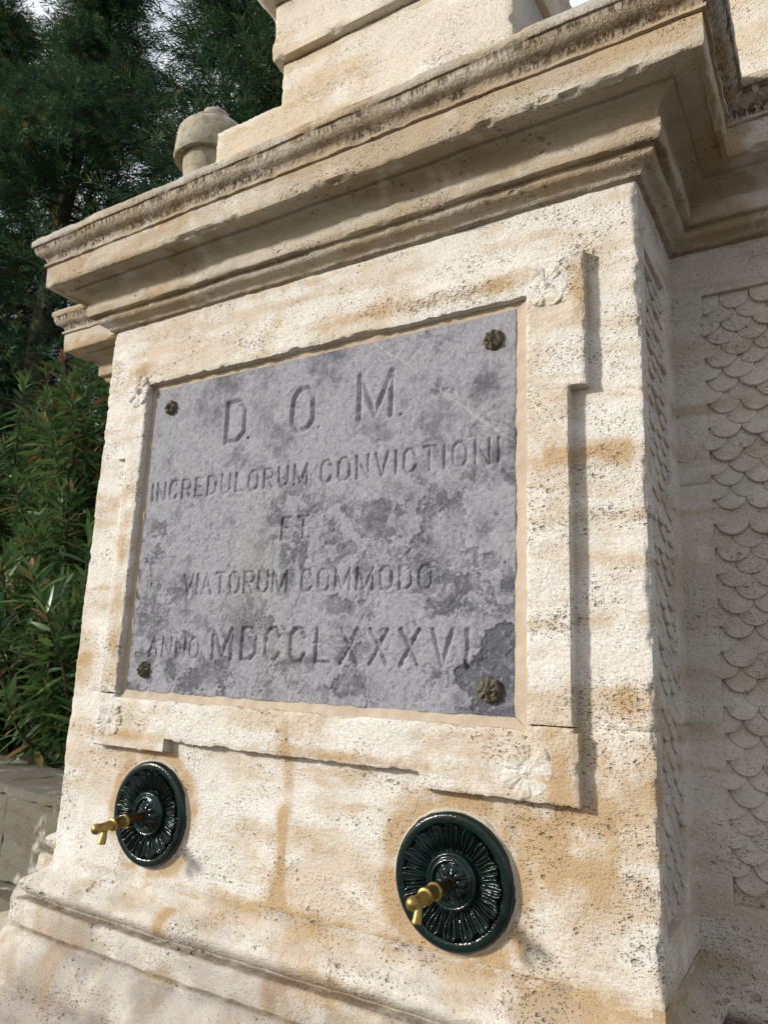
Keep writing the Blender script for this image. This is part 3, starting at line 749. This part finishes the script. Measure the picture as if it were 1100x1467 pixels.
def build_plaque():
    dx = 0.00165
    xs = np.arange(PX0, PX1 + dx / 2, dx); zs = np.arange(PZ0, PZ1 + dx / 2, dx)
    nx, nz = len(xs), len(zs)
    X, Z = np.meshgrid(xs, zs, indexing='ij')
    P = np.c_[X.ravel(), np.zeros(X.size), Z.ravel()]
    edge_rag = (0.0015 * fbm(P, 60, 2, 880)).reshape(nx, nz)
    dep = np.zeros((nx, nz)); lid = np.zeros((nx, nz), int)
    wob = (fbm(P, 55, 3, 881) * 0.0011).reshape(nx, nz); wob2 = fbm(P, 14, 3, 882).reshape(nx, nz)
    wear = 1 - 0.22 * sstep(0.15, 0.7, wob2)
    for k, (segs, sw) in enumerate(LET):
        pts = np.array([p for s in segs for p in s])
        i0, i1 = np.searchsorted(xs, (pts[:, 0].min() - sw, pts[:, 0].max() + sw)); j0, j1 = np.searchsorted(zs, (pts[:, 1].min() - sw, pts[:, 1].max() + sw))
        xx, zz = X[i0:i1, j0:j1], Z[i0:i1, j0:j1]
        dist = np.full(xx.shape, 9.0)
        for (a, b) in segs:
            ax, az = a; bx, bz = b; L2 = (bx - ax) ** 2 + (bz - az) ** 2 + 1e-12
            t = np.clip(((xx - ax) * (bx - ax) + (zz - az) * (bz - az)) / L2, 0, 1)
            # square-ish stroke ends
            dist = np.minimum(dist, np.hypot(xx - ax - t * (bx - ax), zz - az - t * (bz - az)))
        d = np.clip(sw / 2 + wob[i0:i1, j0:j1] - dist, 0, 1) * 0.88 * wear[i0:i1, j0:j1]
        better = d > dep[i0:i1, j0:j1]
        lid[i0:i1, j0:j1] = np.where(better, k + 1, lid[i0:i1, j0:j1]); dep[i0:i1, j0:j1] = np.maximum(d, dep[i0:i1, j0:j1])
    # spalled skin: thin flakes lost from the lower and middle part
    f1 = (fbm(P, 10, 5, 890, 0.6)).reshape(nx, nz); f2 = (fbm(P, 24, 5, 891, 0.62)).reshape(nx, nz)
    low = sstep(0.62, 0.25, Z) * 0.75 + 0.15
    fl1 = sstep(0.10, 0.16, f1 + 0.25 * f2 + 0.22 * (low - 0.6)); fl2 = sstep(0.22, 0.27, f2 + 0.2 * (low - 0.6))
    brx = sstep(-0.45, -0.27, X) * sstep(0.14, -0.02, Z)
    fl3 = sstep(0.55, 0.62, brx + 0.35 * f1 + .1 * f2)
    y = 0.0040 + 0.0015 * fl1 * low + 0.0011 * fl2 * low + 0.0020 * fl3 + (0.0006 * fbm(P, 30, 3, 892) + 0.0004 * fbm(P, 130, 2, 893)).reshape(nx, nz)
    def crackd(pts_, wob_s):
        dd = np.full(X.shape, 9.0)
        off = (fbm(P, 18, 3, wob_s) * 0.0025).reshape(nx, nz)
        for a, b in zip(pts_[:-1], pts_[1:]):
            L2 = (b[0] - a[0]) ** 2 + (b[1] - a[1]) ** 2
            t = np.clip(((X - a[0]) * (b[0] - a[0]) + (Z - a[1]) * (b[1] - a[1])) / L2, 0, 1)
            dd = np.minimum(dd, np.hypot(X + off - a[0] - t * (b[0] - a[0]), Z + off - a[1] - t * (b[1] - a[1])))
        return dd
    c1 = crackd([(-0.60, 0.735), (-0.50, 0.655), (-0.41, 0.575), (-0.25, 0.446)], 900)
    c2 = crackd([(-0.47, 0.205), (-0.535, 0.16), (-0.58, 0.10), (-0.635, 0.015)], 901)
    c3 = crackd([(-0.24, 0.05), (-0.285, 0.005), (-0.31, -0.035), (-0.36, -0.07)], 902)
    ck = np.exp(-(c1 / 0.0012) ** 2) * np.clip(.5 + wob2, 0, 1)
    y += 0.0016 * np.exp(-(c2 / 0.0022) ** 2) + 0.0018 * np.exp(-(c3 / 0.0016) ** 2) - 0.0007 * ck
    y += dep
    # worn outer edge
    ed = np.minimum(np.minimum(X - PX0, PX1 - X), np.minimum(Z - PZ0, PZ1 - Z))
    y += 0.006 * np.clip(1 - ed / 0.004, 0, 1) ** 2
    V = np.c_[X.ravel(), y.ravel(), Z.ravel()]
    F = gridF(nx, nz)
    fid = lid.ravel()[F].max(1)
    pale = (0.35 * (1 - fl1) + 0.3 * f1 - 0.55 * fl3 - 0.35 * fl2 * low + 0.25 * fl1 * (f2 > 0)).ravel()
    at = {'pale': pale, 'crack': ck.ravel()}
    org = np.array([-0.76, 0.0, PZ0])
    def sub(name, sel):
        f = F[sel]; u = np.unique(f); r = np.full(len(V), -1); r[u] = np.arange(len(u))
        return mk(name, V[u] - org, r[f], M_slate, plaque, True, 35, {k: a[u] for k, a in at.items()})
    sub('slab', fid == 0)
    for k in range(len(LET)):
        s = fid == k + 1
        if s.any(): sub('letter' if LET[k][1] != 0.011 else 'full_stop', s)
build_plaque()

def bolt(cx, cz, R, seed):
    nr, na = 14, 72
    r = np.linspace(0, 1, nr); a = np.linspace(0, 2 * math.pi, na, endpoint=False)
    A, Rr = np.meshgrid(a, r, indexing='ij')
    lobe = 0.96 + 0.04 * np.cos(A * 8)
    h = 0.015 * np.sqrt(np.clip(1 - (Rr * 0.98) ** 2.4, 0, 1)) * (0.88 + 0.12 * np.cos(A * 8) * sstep(.2, .5, Rr))
    h += 0.005 * np.exp(-(Rr / 0.2) ** 2) - 0.003 * np.exp(-((Rr - 0.36) / 0.09) ** 2)
    P = np.c_[(Rr * R * lobe * np.cos(A)).ravel(), np.zeros(A.size), (Rr * R * lobe * np.sin(A)).ravel()]
    h = h.ravel() + 0.0026 * fbm(P + seed, 150, 3, seed)
    V = np.c_[P[:, 0] + cx + 0.76, 0.0055 - h - 0.002, P[:, 2] + cz - PZ0]
    V[np.isclose(Rr.ravel(), 1.0), 1] = 0.006
    mk('rosette_bolt', V, gridF(na, nr, True)[:, ::-1], M_bronze, plaque, True, 60)
bolt(-1.219, 0.662, 0.0215, 1); bolt(-0.289, 0.664, 0.0235, 2); bolt(-0.291, -0.033, 0.0255, 3); bolt(-1.221, -0.027, 0.0215, 4)

# ------------------------------------------------------------------ taps on green rosettes
def lathe(prof, n=64, mod=None):
    """profile (r, h) turned round the h axis; h points out of the wall (-y)"""
    prof = np.array(prof, float); m = len(prof)
    a = np.linspace(0, 2 * math.pi, n, endpoint=False)
    A, R = np.meshgrid(a, prof[:, 0], indexing='ij'); _, H = np.meshgrid(a, prof[:, 1], indexing='ij')
    if mod is not None: R, H = mod(A, R, H)
    V = np.c_[(R * np.cos(A)).ravel(), (-H).ravel(), (R * np.sin(A)).ravel()]
    return V, gridF(n, m, True)

def leaf_mesh(name, L, half, r0, lift, flutes):
    nu, nv = 23, 14
    u = np.linspace(-1, 1, nu); v = np.linspace(0, 1, nv)
    U, Vv = np.meshgrid(u, v, indexing='ij')
    wid = half * (0.40 + 0.75 * np.sin(np.clip(Vv, 0, 1) * math.pi * 0.56) ** 1.2) * (1 - 0.30 * sstep(.86, 1, Vv))
    lobes = 1 + 0.10 * np.cos(Vv * math.pi * 7) * (np.abs(U) > 0.9)
    r = r0 + Vv * L * (1 - 0.10 * U ** 2 * sstep(.7, 1, Vv))
    ang = U * wid * lobes
    h = lift * (0.35 + 0.9 * np.sin(Vv * math.pi * 0.62)) + 0.0035 * sstep(.78, 1, Vv)
    h -= 0.0045 * U ** 2 * (0.5 + Vv)
    h += 0.0036 * np.cos(U * math.pi * flutes + 2.2 * (Vv - .5) * np.sign(U)) * sstep(0.05, .35, Vv)
    h += 0.0020 * np.exp(-(U / 0.13) ** 2)
    V = np.c_[(r * np.sin(ang)).ravel(), -h.ravel(), (r * np.cos(ang)).ravel()]
    return mesh_data(name, V, gridF(nu, nv), M_paint, True, None)
LEAF1 = leaf_mesh('acanthus_leaf', 0.050, math.pi / 16 * 1.25, 0.047, 0.0125, 4)
LEAF2 = leaf_mesh('acanthus_leaf', 0.044, math.pi / 16 * 0.75, 0.047, 0.0085, 2)

rim_me = mesh_data('rim', *lathe([(0.0965, 0.004), (0.0975, 0.0125), (0.099, 0.0145), (0.103, 0.0155), (0.110, 0.0158), (0.1145, 0.0145), (0.1172, 0.011), (0.1180, 0.003), (0.118, -0.004)], 128), M_paint, True, 50)
dish_me = mesh_data('dish', *lathe([(0.0005, 0.006), (0.04, 0.006), (0.07, 0.0045), (0.0972, 0.0045)], 96), M_paint, True, 50)
def bmod(A, R, H):
    k = sstep(.008, .014, R) * sstep(.033, .026, R)
    return R, H + 0.0022 * np.cos(A * 10) * k + 0.0013 * np.cos(A * 30 + R * 300) * k
boss_me = mesh_data('boss', *lathe([(0.0505, 0.004), (0.0500, 0.013), (0.0475, 0.0165), (0.0445, 0.0170), (0.0425, 0.0150), (0.0415, 0.0155), (0.0395, 0.0185), (0.0365, 0.0195), (0.0345, 0.0175), (0.033, 0.014),
                    (0.031, 0.0150), (0.027, 0.0190), (0.022, 0.0225), (0.017, 0.0240), (0.0135, 0.0235), (0.0125, 0.026), (0.010, 0.0265), (0.0005, 0.0265)], 160, bmod), M_paint, True, 60)
def torus_caulk():
    V, F = lathe([(0.1165, 0.001), (0.1182, 0.0035), (0.1205, 0.0030), (0.1230, 0.0005), (0.126, -0.005)], 160)
    V = V + np.c_[fbm(V, 40, 3, 950) * 0.0026, fbm(V, 50, 3, 951) * 0.002, fbm(V, 40, 3, 952) * 0.0026]
    return mesh_data('mortar_ring', V, F, M_caulk, True, 60)
caulk_me = torus_caulk()
pipe_me = mesh_data('pipe', *lathe([(0.0005, 0.020), (0.0100, 0.020), (0.0102, 0.072), (0.0005, 0.072)], 40), M_pipe, True, 40)
body_me = mesh_data('spout_body', *lathe([(0.0005, 0.068), (0.0125, 0.068), (0.0150, 0.0695), (0.0156, 0.0720), (0.0150, 0.0745), (0.0131, 0.0760), (0.0133, 0.0985), (0.0145, 0.1000), (0.0148, 0.1025), (0.0140, 0.1050),
                    (0.0106, 0.1070), (0.0096, 0.1100), (0.0096, 0.1360), (0.0110, 0.1375), (0.0116, 0.1400), (0.0113, 0.1435), (0.0096, 0.1480), (0.0062, 0.1505), (0.0005, 0.1512)], 48), M_brass, True, 40)
def nozzle_mesh():
    # a short tube hanging from the spout, slightly flared and open at its end
    prof = [(0.0056, 0.0), (0.0060, 0.012), (0.0070, 0.016), (0.0078, 0.028), (0.0084, 0.030), (0.0082, 0.0325), (0.0062, 0.0325), (0.0056, 0.020), (0.0005, 0.020)]
    V, F = lathe(prof, 32)
    # lathe axis is -y; turn it to -z, leaning a little forward
    V = np.c_[V[:, 0], V[:, 2], V[:, 1]]
    return mesh_data('nozzle', V, F, M_brass, True, 40)
nozzle_me = nozzle_mesh()

def tap(cx, cz, label, turn, droop):
    root = empty('fountain_tap', (cx, 0.0, cz))
    tag(root, label, 'tap', 'taps below the plaque')
    link('mortar_ring', caulk_me, root)
    pl = link('rosette_plate', dish_me, root)
    pl.rotation_euler = (0, turn, 0)
    link('rim', rim_me, pl); link('boss', boss_me, pl)
    for k in range(16):
        o = link('leaf', LEAF1, pl); o.rotation_euler = (0, 2 * math.pi * k / 16, 0)
        o.scale = (1, random.uniform(.92, 1.06), 1)
        o = link('leaf', LEAF2, pl); o.rotation_euler = (0, 2 * math.pi * (k + .5) / 16, 0)
    for nm, me in (('pipe', pipe_me), ('spout_body', body_me)):
        o = link(nm, me, root); o.rotation_euler = (-droop, 0, 0); o.scale = (1, 1.09, 1)
        if nm == 'spout_body':
            nz_ = link('nozzle', nozzle_me, o); nz_.location = (0, -0.119, -0.004); nz_.rotation_euler = (droop - 0.12, 0.10, 0)
    return root
tap(-1.155, -0.358, 'brass tap on dark green rosette at lower left, nearer the garden wall', 0.1, -0.08)
tap(-0.360, -0.372, 'brass tap on dark green rosette at lower right, below the plaque frame', 0.0, -0.03)

# ------------------------------------------------------------------ urn on the wing behind
def urn():
    root = empty('stone_urn', (-1.735, 0.52, 1.545))
    tag(root, 'lichened stone urn with domed lid standing behind the cornice against dark trees', 'urn')
    def part(name, prof, seed):
        V, F = lathe(prof, 72)
        V = np.c_[V[:, 0], V[:, 2], -V[:, 1]]
        V += np.c_[fbm(V, 12, 3, seed), fbm(V, 12, 3, seed + 1), fbm(V, 12, 3, seed + 2)] * 0.004
        mk(name, V, F[:, ::-1], M_urn, root, True, 45)
    part('foot', [(0.11, 0.0), (0.115, 0.03), (0.10, 0.05), (0.075, 0.09), (0.07, 0.15), (0.09, 0.25), (0.105, 0.33), (0.112, 0.38), (0.112, 0.44)], 1000)
    part('bowl', [(0.105, 0.395), (0.118, 0.392), (0.139, 0.388), (0.1425, 0.398), (0.143, 0.43), (0.142, 0.475), (0.138, 0.502), (0.128, 0.526), (0.104, 0.540), (0.07, 0.546), (0.0005, 0.548)], 1010)
    part('lid', [(0.060, 0.545), (0.088, 0.552), (0.092, 0.561), (0.086, 0.569), (0.066, 0.574), (0.044, 0.577), (0.043, 0.584), (0.051, 0.592), (0.054, 0.604), (0.050, 0.618), (0.034, 0.628), (0.014, 0.632), (0.0005, 0.632)], 1020)
urn()

# ------------------------------------------------------------------ low wall at the left, with the planting bed behind
low = empty('garden_wall', (-2.6, 0.70, -1.55))
tag(low, 'low grey stone garden wall half hidden, left of the fountain', 'wall')
wd = Vector((-0.508, 0.064, 0)).normalized(); wnrm = Vector((-wd.y, wd.x, 0))    # along the wall (leftwards)
ang = math.atan2(wd.y, wd.x)
def wall_block(name, s0, s1, t0, t1, z0, z1, mat, seed, chip=0.006):
    o = rbox(name, (s0, t0, z0), (s1, t1, z1), low, mat, step=0.03, chip=chip, seed=seed)
    o.matrix_local = Matrix.Translation((0.153 + 0.0, 0.0, 1.55)) @ Matrix.Rotation(ang, 4, 'Z')
    return o
# local t: negative = towards the garden when the axis runs leftwards
edges = [-0.9, -0.2, 0.425, 1.15, 1.9, 2.7]
for i in range(len(edges) - 1):
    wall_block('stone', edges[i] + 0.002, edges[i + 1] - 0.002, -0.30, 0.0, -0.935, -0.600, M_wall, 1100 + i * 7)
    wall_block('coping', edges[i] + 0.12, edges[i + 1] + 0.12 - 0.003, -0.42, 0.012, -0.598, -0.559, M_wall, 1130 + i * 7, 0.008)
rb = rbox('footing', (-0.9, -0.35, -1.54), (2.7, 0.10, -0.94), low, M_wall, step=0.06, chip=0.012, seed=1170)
rb.matrix_local = Matrix.Translation((0.153, 0.0, 1.55)) @ Matrix.Rotation(ang, 4, 'Z')

soil_y = 1.02
V = [(-40, soil_y + 4.5, -0.60), (-2.0, soil_y - .08, -0.60), (6, soil_y + 0.2, -0.60), (60, soil_y + 1, -0.60), (60, 120, -0.60), (-120, 120, -0.60), (-120, soil_y + 14, -0.60)]
so = mk('garden_soil', V, np.array([[0, 1, 2, 3, 4, 5, 6]]), M_soil, smooth=False)
tag(so, 'dark garden soil under the trees', 'soil', kind='structure')

# ------------------------------------------------------------------ foliage
def leaf_material(name, c0, c1, c2, trans=0.25, rough=0.45, spec=0.4):
    t = NT(name)
    oi = t.n('ShaderNodeObjectInfo').outputs['Random']
    f = t.math('FRACT', t.add(t.attr('rnd'), oi))
    ramp = t.n('ShaderNodeValToRGB'); t.put(ramp.inputs[0], f)
    e = ramp.color_ramp.elements
    e[0].position = 0.0; e[0].color = (*c0, 1); e[1].position = 0.93; e[1].color = (*c1, 1)
    k = e.new(0.98); k.color = (*c2, 1)
    m = t.fin(ramp.outputs[0], rough, None, spec)
    tr = t.n('ShaderNodeBsdfTranslucent'); t.put(tr.inputs[0], ramp.outputs[0])
    mx = t.n('ShaderNodeMixShader'); mx.inputs[0].default_value = trans
    t.t.links.new(t.bsdf.outputs[0], mx.inputs[1]); t.t.links.new(tr.outputs[0], mx.inputs[2])
    t.t.links.new(mx.outputs[0], t.out.inputs[0])
    return m
M_con = leaf_material('cypress_foliage', (0.014, 0.038, 0.024), (0.080, 0.145, 0.062), (0.17, 0.14, 0.035), 0.15, 0.85, 0.06)
M_ole = leaf_material('oleander_leaf', (0.032, 0.085, 0.030), (0.115, 0.175, 0.050), (0.24, 0.12, 0.05), 0.3, 0.36, 0.5)
M_dry = leaf_material('dry_flower', (0.10, 0.035, 0.025), (0.15, 0.06, 0.04), (0.05, 0.02, 0.02), 0.2, 0.7, 0.1)
M_bark = simple('bark', (0.060, 0.045, 0.032), 0.9, 0, 0.1, 40, 0.01, (0.10, 0.08, 0.06), 14)

def frames(dirs, roll):
    """orthonormal frames whose x axis follows dirs"""
    d = dirs / np.linalg.norm(dirs, axis=1)[:, None]
    up = np.tile([0, 0, 1.0], (len(d), 1)); up[np.abs(d[:, 2]) > 0.95] = [1, 0, 0]
    s = np.cross(up, d); s /= np.linalg.norm(s, axis=1)[:, None]
    n = np.cross(d, s)
    c, sn = np.cos(roll)[:, None], np.sin(roll)[:, None]
    return d, s * c + n * sn, n * c - s * sn

def tube(pts, radii, n=7):
    pts = np.array(pts, float); k = len(pts)
    d = np.gradient(pts, axis=0); dd, s, nn = frames(d, np.zeros(k))
    a = np.linspace(0, 2 * math.pi, n, endpoint=False)
    V = (pts[:, None] + radii[:, None, None] * (np.cos(a)[None, :, None] * s[:, None] + np.sin(a)[None, :, None] * nn[:, None]))
    V = V.transpose(1, 0, 2).reshape(-1, 3)
    return V, gridF(n, k, True)

# plume template: a soft spray of short twigs set all round a bending axis
def spray_template(rng, nt=34):
    Q, T = [], []
    for i in range(nt):
        t = (i + rng.random()) / nt
        az = i * 2.4 + rng.normal(0, .3)
        b = np.array([t, 0.06 * math.sin(t * 5), -0.22 * t * t])
        L = (0.34 * (1 - 0.6 * t) + 0.06) * rng.uniform(.75, 1.2)
        sp = rng.uniform(0.45, 0.95)
        dv = np.array([math.cos(sp), math.sin(sp) * math.cos(az), 0.8 * math.sin(sp) * math.sin(az) - 0.10])
        tip = b + L * dv
        pr = np.cross(dv, rng.normal(0, 1, 3)); pr = pr / np.linalg.norm(pr) * 0.0145
        mid = b * .5 + tip * .5
        Q += [b, mid + pr, tip, mid - pr]; T += [t] * 4
    return np.array(Q), np.array(T)

def conifer(name, x, y, H, R, n, label, seed, z0=-0.62, lean=0.0, size=(0.30, 0.55), lo=0.06):
    rng = np.random.default_rng(seed)
    root = empty(name, (x, y, z0)); tag(root, label, 'tree', 'dark conifers behind the fountain')
    k = 12; tt = np.linspace(0, 1, k)
    trunk = np.c_[0.15 * np.sin(tt * 5 + seed), 0.15 * np.cos(tt * 4 + seed), tt * H * 0.96]
    V, F = tube(trunk, 0.20 * (1 - 0.9 * tt) + 0.02, 9)
    mk('trunk', V, F, M_bark, root)
    limbs = []; cent = []; ldir = []
    nb = int(H * 13)
    for i in range(nb):
        h = lo * H + (1 - lo) * H * (i + rng.random()) / nb
        f = h / H
        rad = R * (0.35 + 0.65 * math.sin(min(1, (f + .05) * 1.4) * math.pi / 2)) * (1 - sstep(0.45, 1.0, f) * 0.93) * rng.uniform(0.65, 1.12)
        a = rng.uniform(0, 2 * math.pi)
        up = rng.uniform(0.05, 0.55)
        s = np.linspace(0, 1, 6)
        base = np.array([np.interp(h / H / .96, tt, trunk[:, 0]), np.interp(h / H / .96, tt, trunk[:, 1]), h])
        pts = base + np.c_[np.cos(a) * s * rad, np.sin(a) * s * rad, rad * (up * s - 0.35 * s ** 2)]
        limbs.append(tube(pts, 0.035 * (1 - s * .85) * (1.1 - f * .6), 5))
        m = max(4, int(n / nb))
        t = 1 - rng.random(m) ** 1.7 * 0.80
        c = base + np.c_[np.cos(a) * t * rad, np.sin(a) * t * rad, rad * (up * t - 0.35 * t ** 2)] + rng.normal(0, 0.14 + 0.05 * rad, (m, 3))
        cent.append(c); ldir.append(np.c_[np.cos(a) + rng.normal(0, .65, m), np.sin(a) + rng.normal(0, .65, m), rng.normal(0.10, .45, m)])
    V, F = merge(limbs); mk('limbs', V, F, M_bark, root)['kind'] = 'stuff'
    C = np.concatenate(cent); Dr = np.concatenate(ldir); m = len(C)
    d, s, nn = frames(Dr, rng.normal(0, .8, m))
    sz = rng.uniform(size[0], size[1], m)
    temps = [spray_template(rng) for _ in range(4)]; which = rng.integers(0, 4, m)
    NT_ = len(temps[0][0]); VV = np.zeros((m, NT_, 3)); TT = np.zeros((m, NT_))
    for q in range(4):
        w = which == q; T, tv = temps[q]; TT[w] = tv
        VV[w] = C[w][:, None] + sz[w][:, None, None] * (T[None, :, 0:1] * d[w][:, None] + T[None, :, 1:2] * s[w][:, None] + T[None, :, 2:3] * nn[w][:, None])
    V = VV.reshape(-1, 3); F = np.arange(len(V)).reshape(-1, 4)
    rnd = (rng.normal(0.30, 0.20, m)[:, None] + 0.42 * TT ** 1.5).ravel()  # lighter towards the tips: sunlit tips painted into the foliage colour
    o = mk('crown', V, F, M_con, root, False, None, {'rnd': np.clip(rnd, 0, .97) })
    o['kind'] = 'stuff'
    return root

conifer('conifer_tree', -5.6, 4.9, 11.5, 1.9, 6200, 'broad dark conifer rising right behind the stone urn, nearest the upper block', 1)
conifer('conifer_tree', -8.6, 4.3, 11.0, 2.0, 6000, 'dark drooping conifer in the middle of the left background', 2)
conifer('conifer_tree', -11.0, 3.9, 11.0, 2.0, 5400, 'dark conifer cut off by the left edge of the picture', 3)
conifer('conifer_tree', -9.0, 7.6, 14.0, 2.4, 2000, 'tall dark conifer standing farther back between the two nearer conifers', 4, size=(.45, .80))
conifer('conifer_tree', -13.5, 7.0, 14.0, 2.6, 2200, 'tall dark conifer farther back at the top left corner', 5, size=(.45, .80))
conifer('conifer_tree', -6.6, 8.6, 15.0, 2.3, 1600, 'tall slim dark conifer farthest back above the urn', 6, size=(.45, .80))

# oleander
def leaf_tpl(L=1.0, W=0.10):
    xs = np.array([0, .12, .35, .62, .85, 1.0]); ws = np.array([.12, .55, 1, .92, .5, .03]) * W
    zs = -0.14 * xs ** 2
    V = []
    for xx, w, zz in zip(xs, ws, zs):
        V += [(xx, w, zz + 0.25 * w), (xx, 0, zz), (xx, -w, zz + 0.25 * w)]
    F = []
    for i in range(len(xs) - 1):
        for j in range(2): F.append((i * 3 + j, i * 3 + j + 1, i * 3 + 4 + j, i * 3 + 3 + j))
    return np.array(V), np.array(F)
LV, LF = leaf_tpl()
LEAF_ME = mesh_data('oleander_leaf', LV, LF, M_ole, True, None)
EYE = np.array([0.2772, -1.3193, 0.0])

def oleander(x, y, H, R, nst, label, seed, L=(0.11, 0.19), own=240, dry=0, z0=-0.62, squash=1.0, reach=0.75):
    rng = np.random.default_rng(seed)
    root = empty('oleander_bush', (x, y, z0)); tag(root, label, 'bush', 'oleanders behind the garden wall')
    C, Dv, S, tips = [], [], [], []
    stems = []
    for i in range(nst):
        a = rng.uniform(0, 2 * math.pi); rr = R * math.sqrt(rng.random()); h = H * rng.uniform(0.35, 1.0) * (1 - 0.35 * (rr / R) ** 2)
        b = np.array([math.cos(a), math.sin(a) * squash, 0]) * rr * 0.35
        e = np.array([math.cos(a), math.sin(a) * squash, 0]) * rr + np.array([0, 0, h])
        t = np.linspace(0, 1, 9)[:, None]
        pts = b + (e - b) * t; pts[:, 2] = h * (t[:, 0] ** 0.8); pts += np.sin(t * math.pi) * rng.normal(0, .06, 3)
        stems.append(tube(pts, 0.011 * (1 - .75 * t[:, 0]) + 0.002, 5))
        tips.append(pts[-1])
        length = np.linalg.norm(e - b)
        nw = int(reach * length / 0.042)
        for k in range(nw):
            q = 1 - k * 0.042 / length
            if q < 0.12: break
            p = np.array([np.interp(q, t[:, 0], pts[:, j]) for j in range(3)])
            tg = (pts[-1] - pts[-3]); tg /= np.linalg.norm(tg)
            _, s, n = frames(tg[None], np.array([k * 1.1]))
            for w in range(3):
                if rng.random() < 0.12 + 0.25 * (k / max(nw, 1)): continue
                th = w * 2.094 + rng.normal(0, .25)
                spread = np.clip(0.45 + 0.09 * k + rng.normal(0, .15), .3, 1.6)
                d = tg * math.cos(spread) + (s[0] * math.cos(th) + n[0] * math.sin(th)) * math.sin(spread)
                d[2] -= 0.12 + 0.02 * k
                C.append(p); Dv.append(d); S.append(rng.uniform(*L) * (0.75 if k < 2 else 1.0))
    V, F = merge(stems); mk('stems', V, F, M_bark, root)['kind'] = 'stuff'
    C = np.array(C); Dv = np.array(Dv); S = np.array(S); m = len(C)
    d, s, n = frames(Dv, rng.normal(0, .45, m))
    dist = np.linalg.norm(C + np.array([x, y, z0]) - EYE, axis=1) / S
    # keep as single leaves the ones that show largest and are in view
    wp = C + np.array([x, y, z0])
    mi = np.array(cam.matrix_world.inverted())
    cp_ = wp @ mi[:3, :3].T + mi[:3, 3]
    u = -cp_[:, 0] / cp_[:, 2] * 1064.5 + 550; v = cp_[:, 1] / cp_[:, 2] * 1064.5 + 733.5
    inview = (u > 0) & (u < 175) & (v > 440) & (v < 1150)
    order = np.argsort(np.where(inview, dist, 1e6))[:own]
    sel = np.zeros(m, bool); sel[order] = True
    sel &= inview
    for i in np.nonzero(sel)[0]:
        o = link('leaf', LEAF_ME, root)
        M = Matrix(((d[i, 0], s[i, 0], n[i, 0], 0), (d[i, 1], s[i, 1], n[i, 1], 0), (d[i, 2], s[i, 2], n[i, 2], 0), (0, 0, 0, 1)))
        o.matrix_local = Matrix.Translation(C[i]) @ M @ Matrix.Diagonal((S[i], S[i], S[i], 1))
    r = ~sel
    VV = C[r][:, None] + S[r][:, None, None] * (LV[None, :, 0:1] * d[r][:, None] + LV[None, :, 1:2] * s[r][:, None] + LV[None, :, 2:3] * n[r][:, None])
    k = len(LV); nr_ = int(r.sum())
    F = (LF[None] + (np.arange(nr_) * k)[:, None, None]).reshape(-1, 4)
    o = mk('foliage', VV.reshape(-1, 3), F, M_ole, root, True, None, {'rnd': np.repeat(rng.random(nr_), k)})
    o['kind'] = 'stuff'
    if dry:
        parts = []
        for i in rng.choice(len(tips), dry):
            c0 = tips[i] + rng.normal(0, .05, 3)
            for q in range(16):
                c = c0 + rng.normal(0, .05, 3); dd = rng.normal(0, 1, 3); dd /= np.linalg.norm(dd); ss_ = np.cross(dd, [.3, .2, .9]); ss_ /= np.linalg.norm(ss_)
                w = .008; Ls = rng.uniform(.02, .06)
                parts.append((np.array([c - ss_ * w, c + dd * Ls - ss_ * w * .3, c + dd * Ls + ss_ * w * .3, c + ss_ * w]), np.array([[0, 1, 2, 3]])))
        V, F = merge(parts); oo = mk('withered_blooms', V, F, M_dry, root, False); oo['kind'] = 'stuff'
    return root
oleander(-3.35, 1.55, 1.40, 0.66, 75, 'low leafy oleander with broad drooping leaves nearest the fountain, at the wall', 21, (0.14, 0.21), 260, reach=0.98)
oleander(-4.45, 1.75, 1.45, 0.70, 70, 'low oleander cut off by the left picture edge, in front of the tall oleanders', 22, (0.14, 0.20), 220, reach=0.98)
oleander(-4.55, 2.6, 3.55, 1.0, 120, 'tall oleander with thin leaves and withered reddish blooms behind the lower oleanders', 23, (0.14, 0.21), 260, dry=60)
oleander(-6.3, 2.9, 3.6, 1.0, 100, 'tall oleander with reddish blooms farther left, under the conifers', 24, (0.14, 0.21), 160, dry=50)
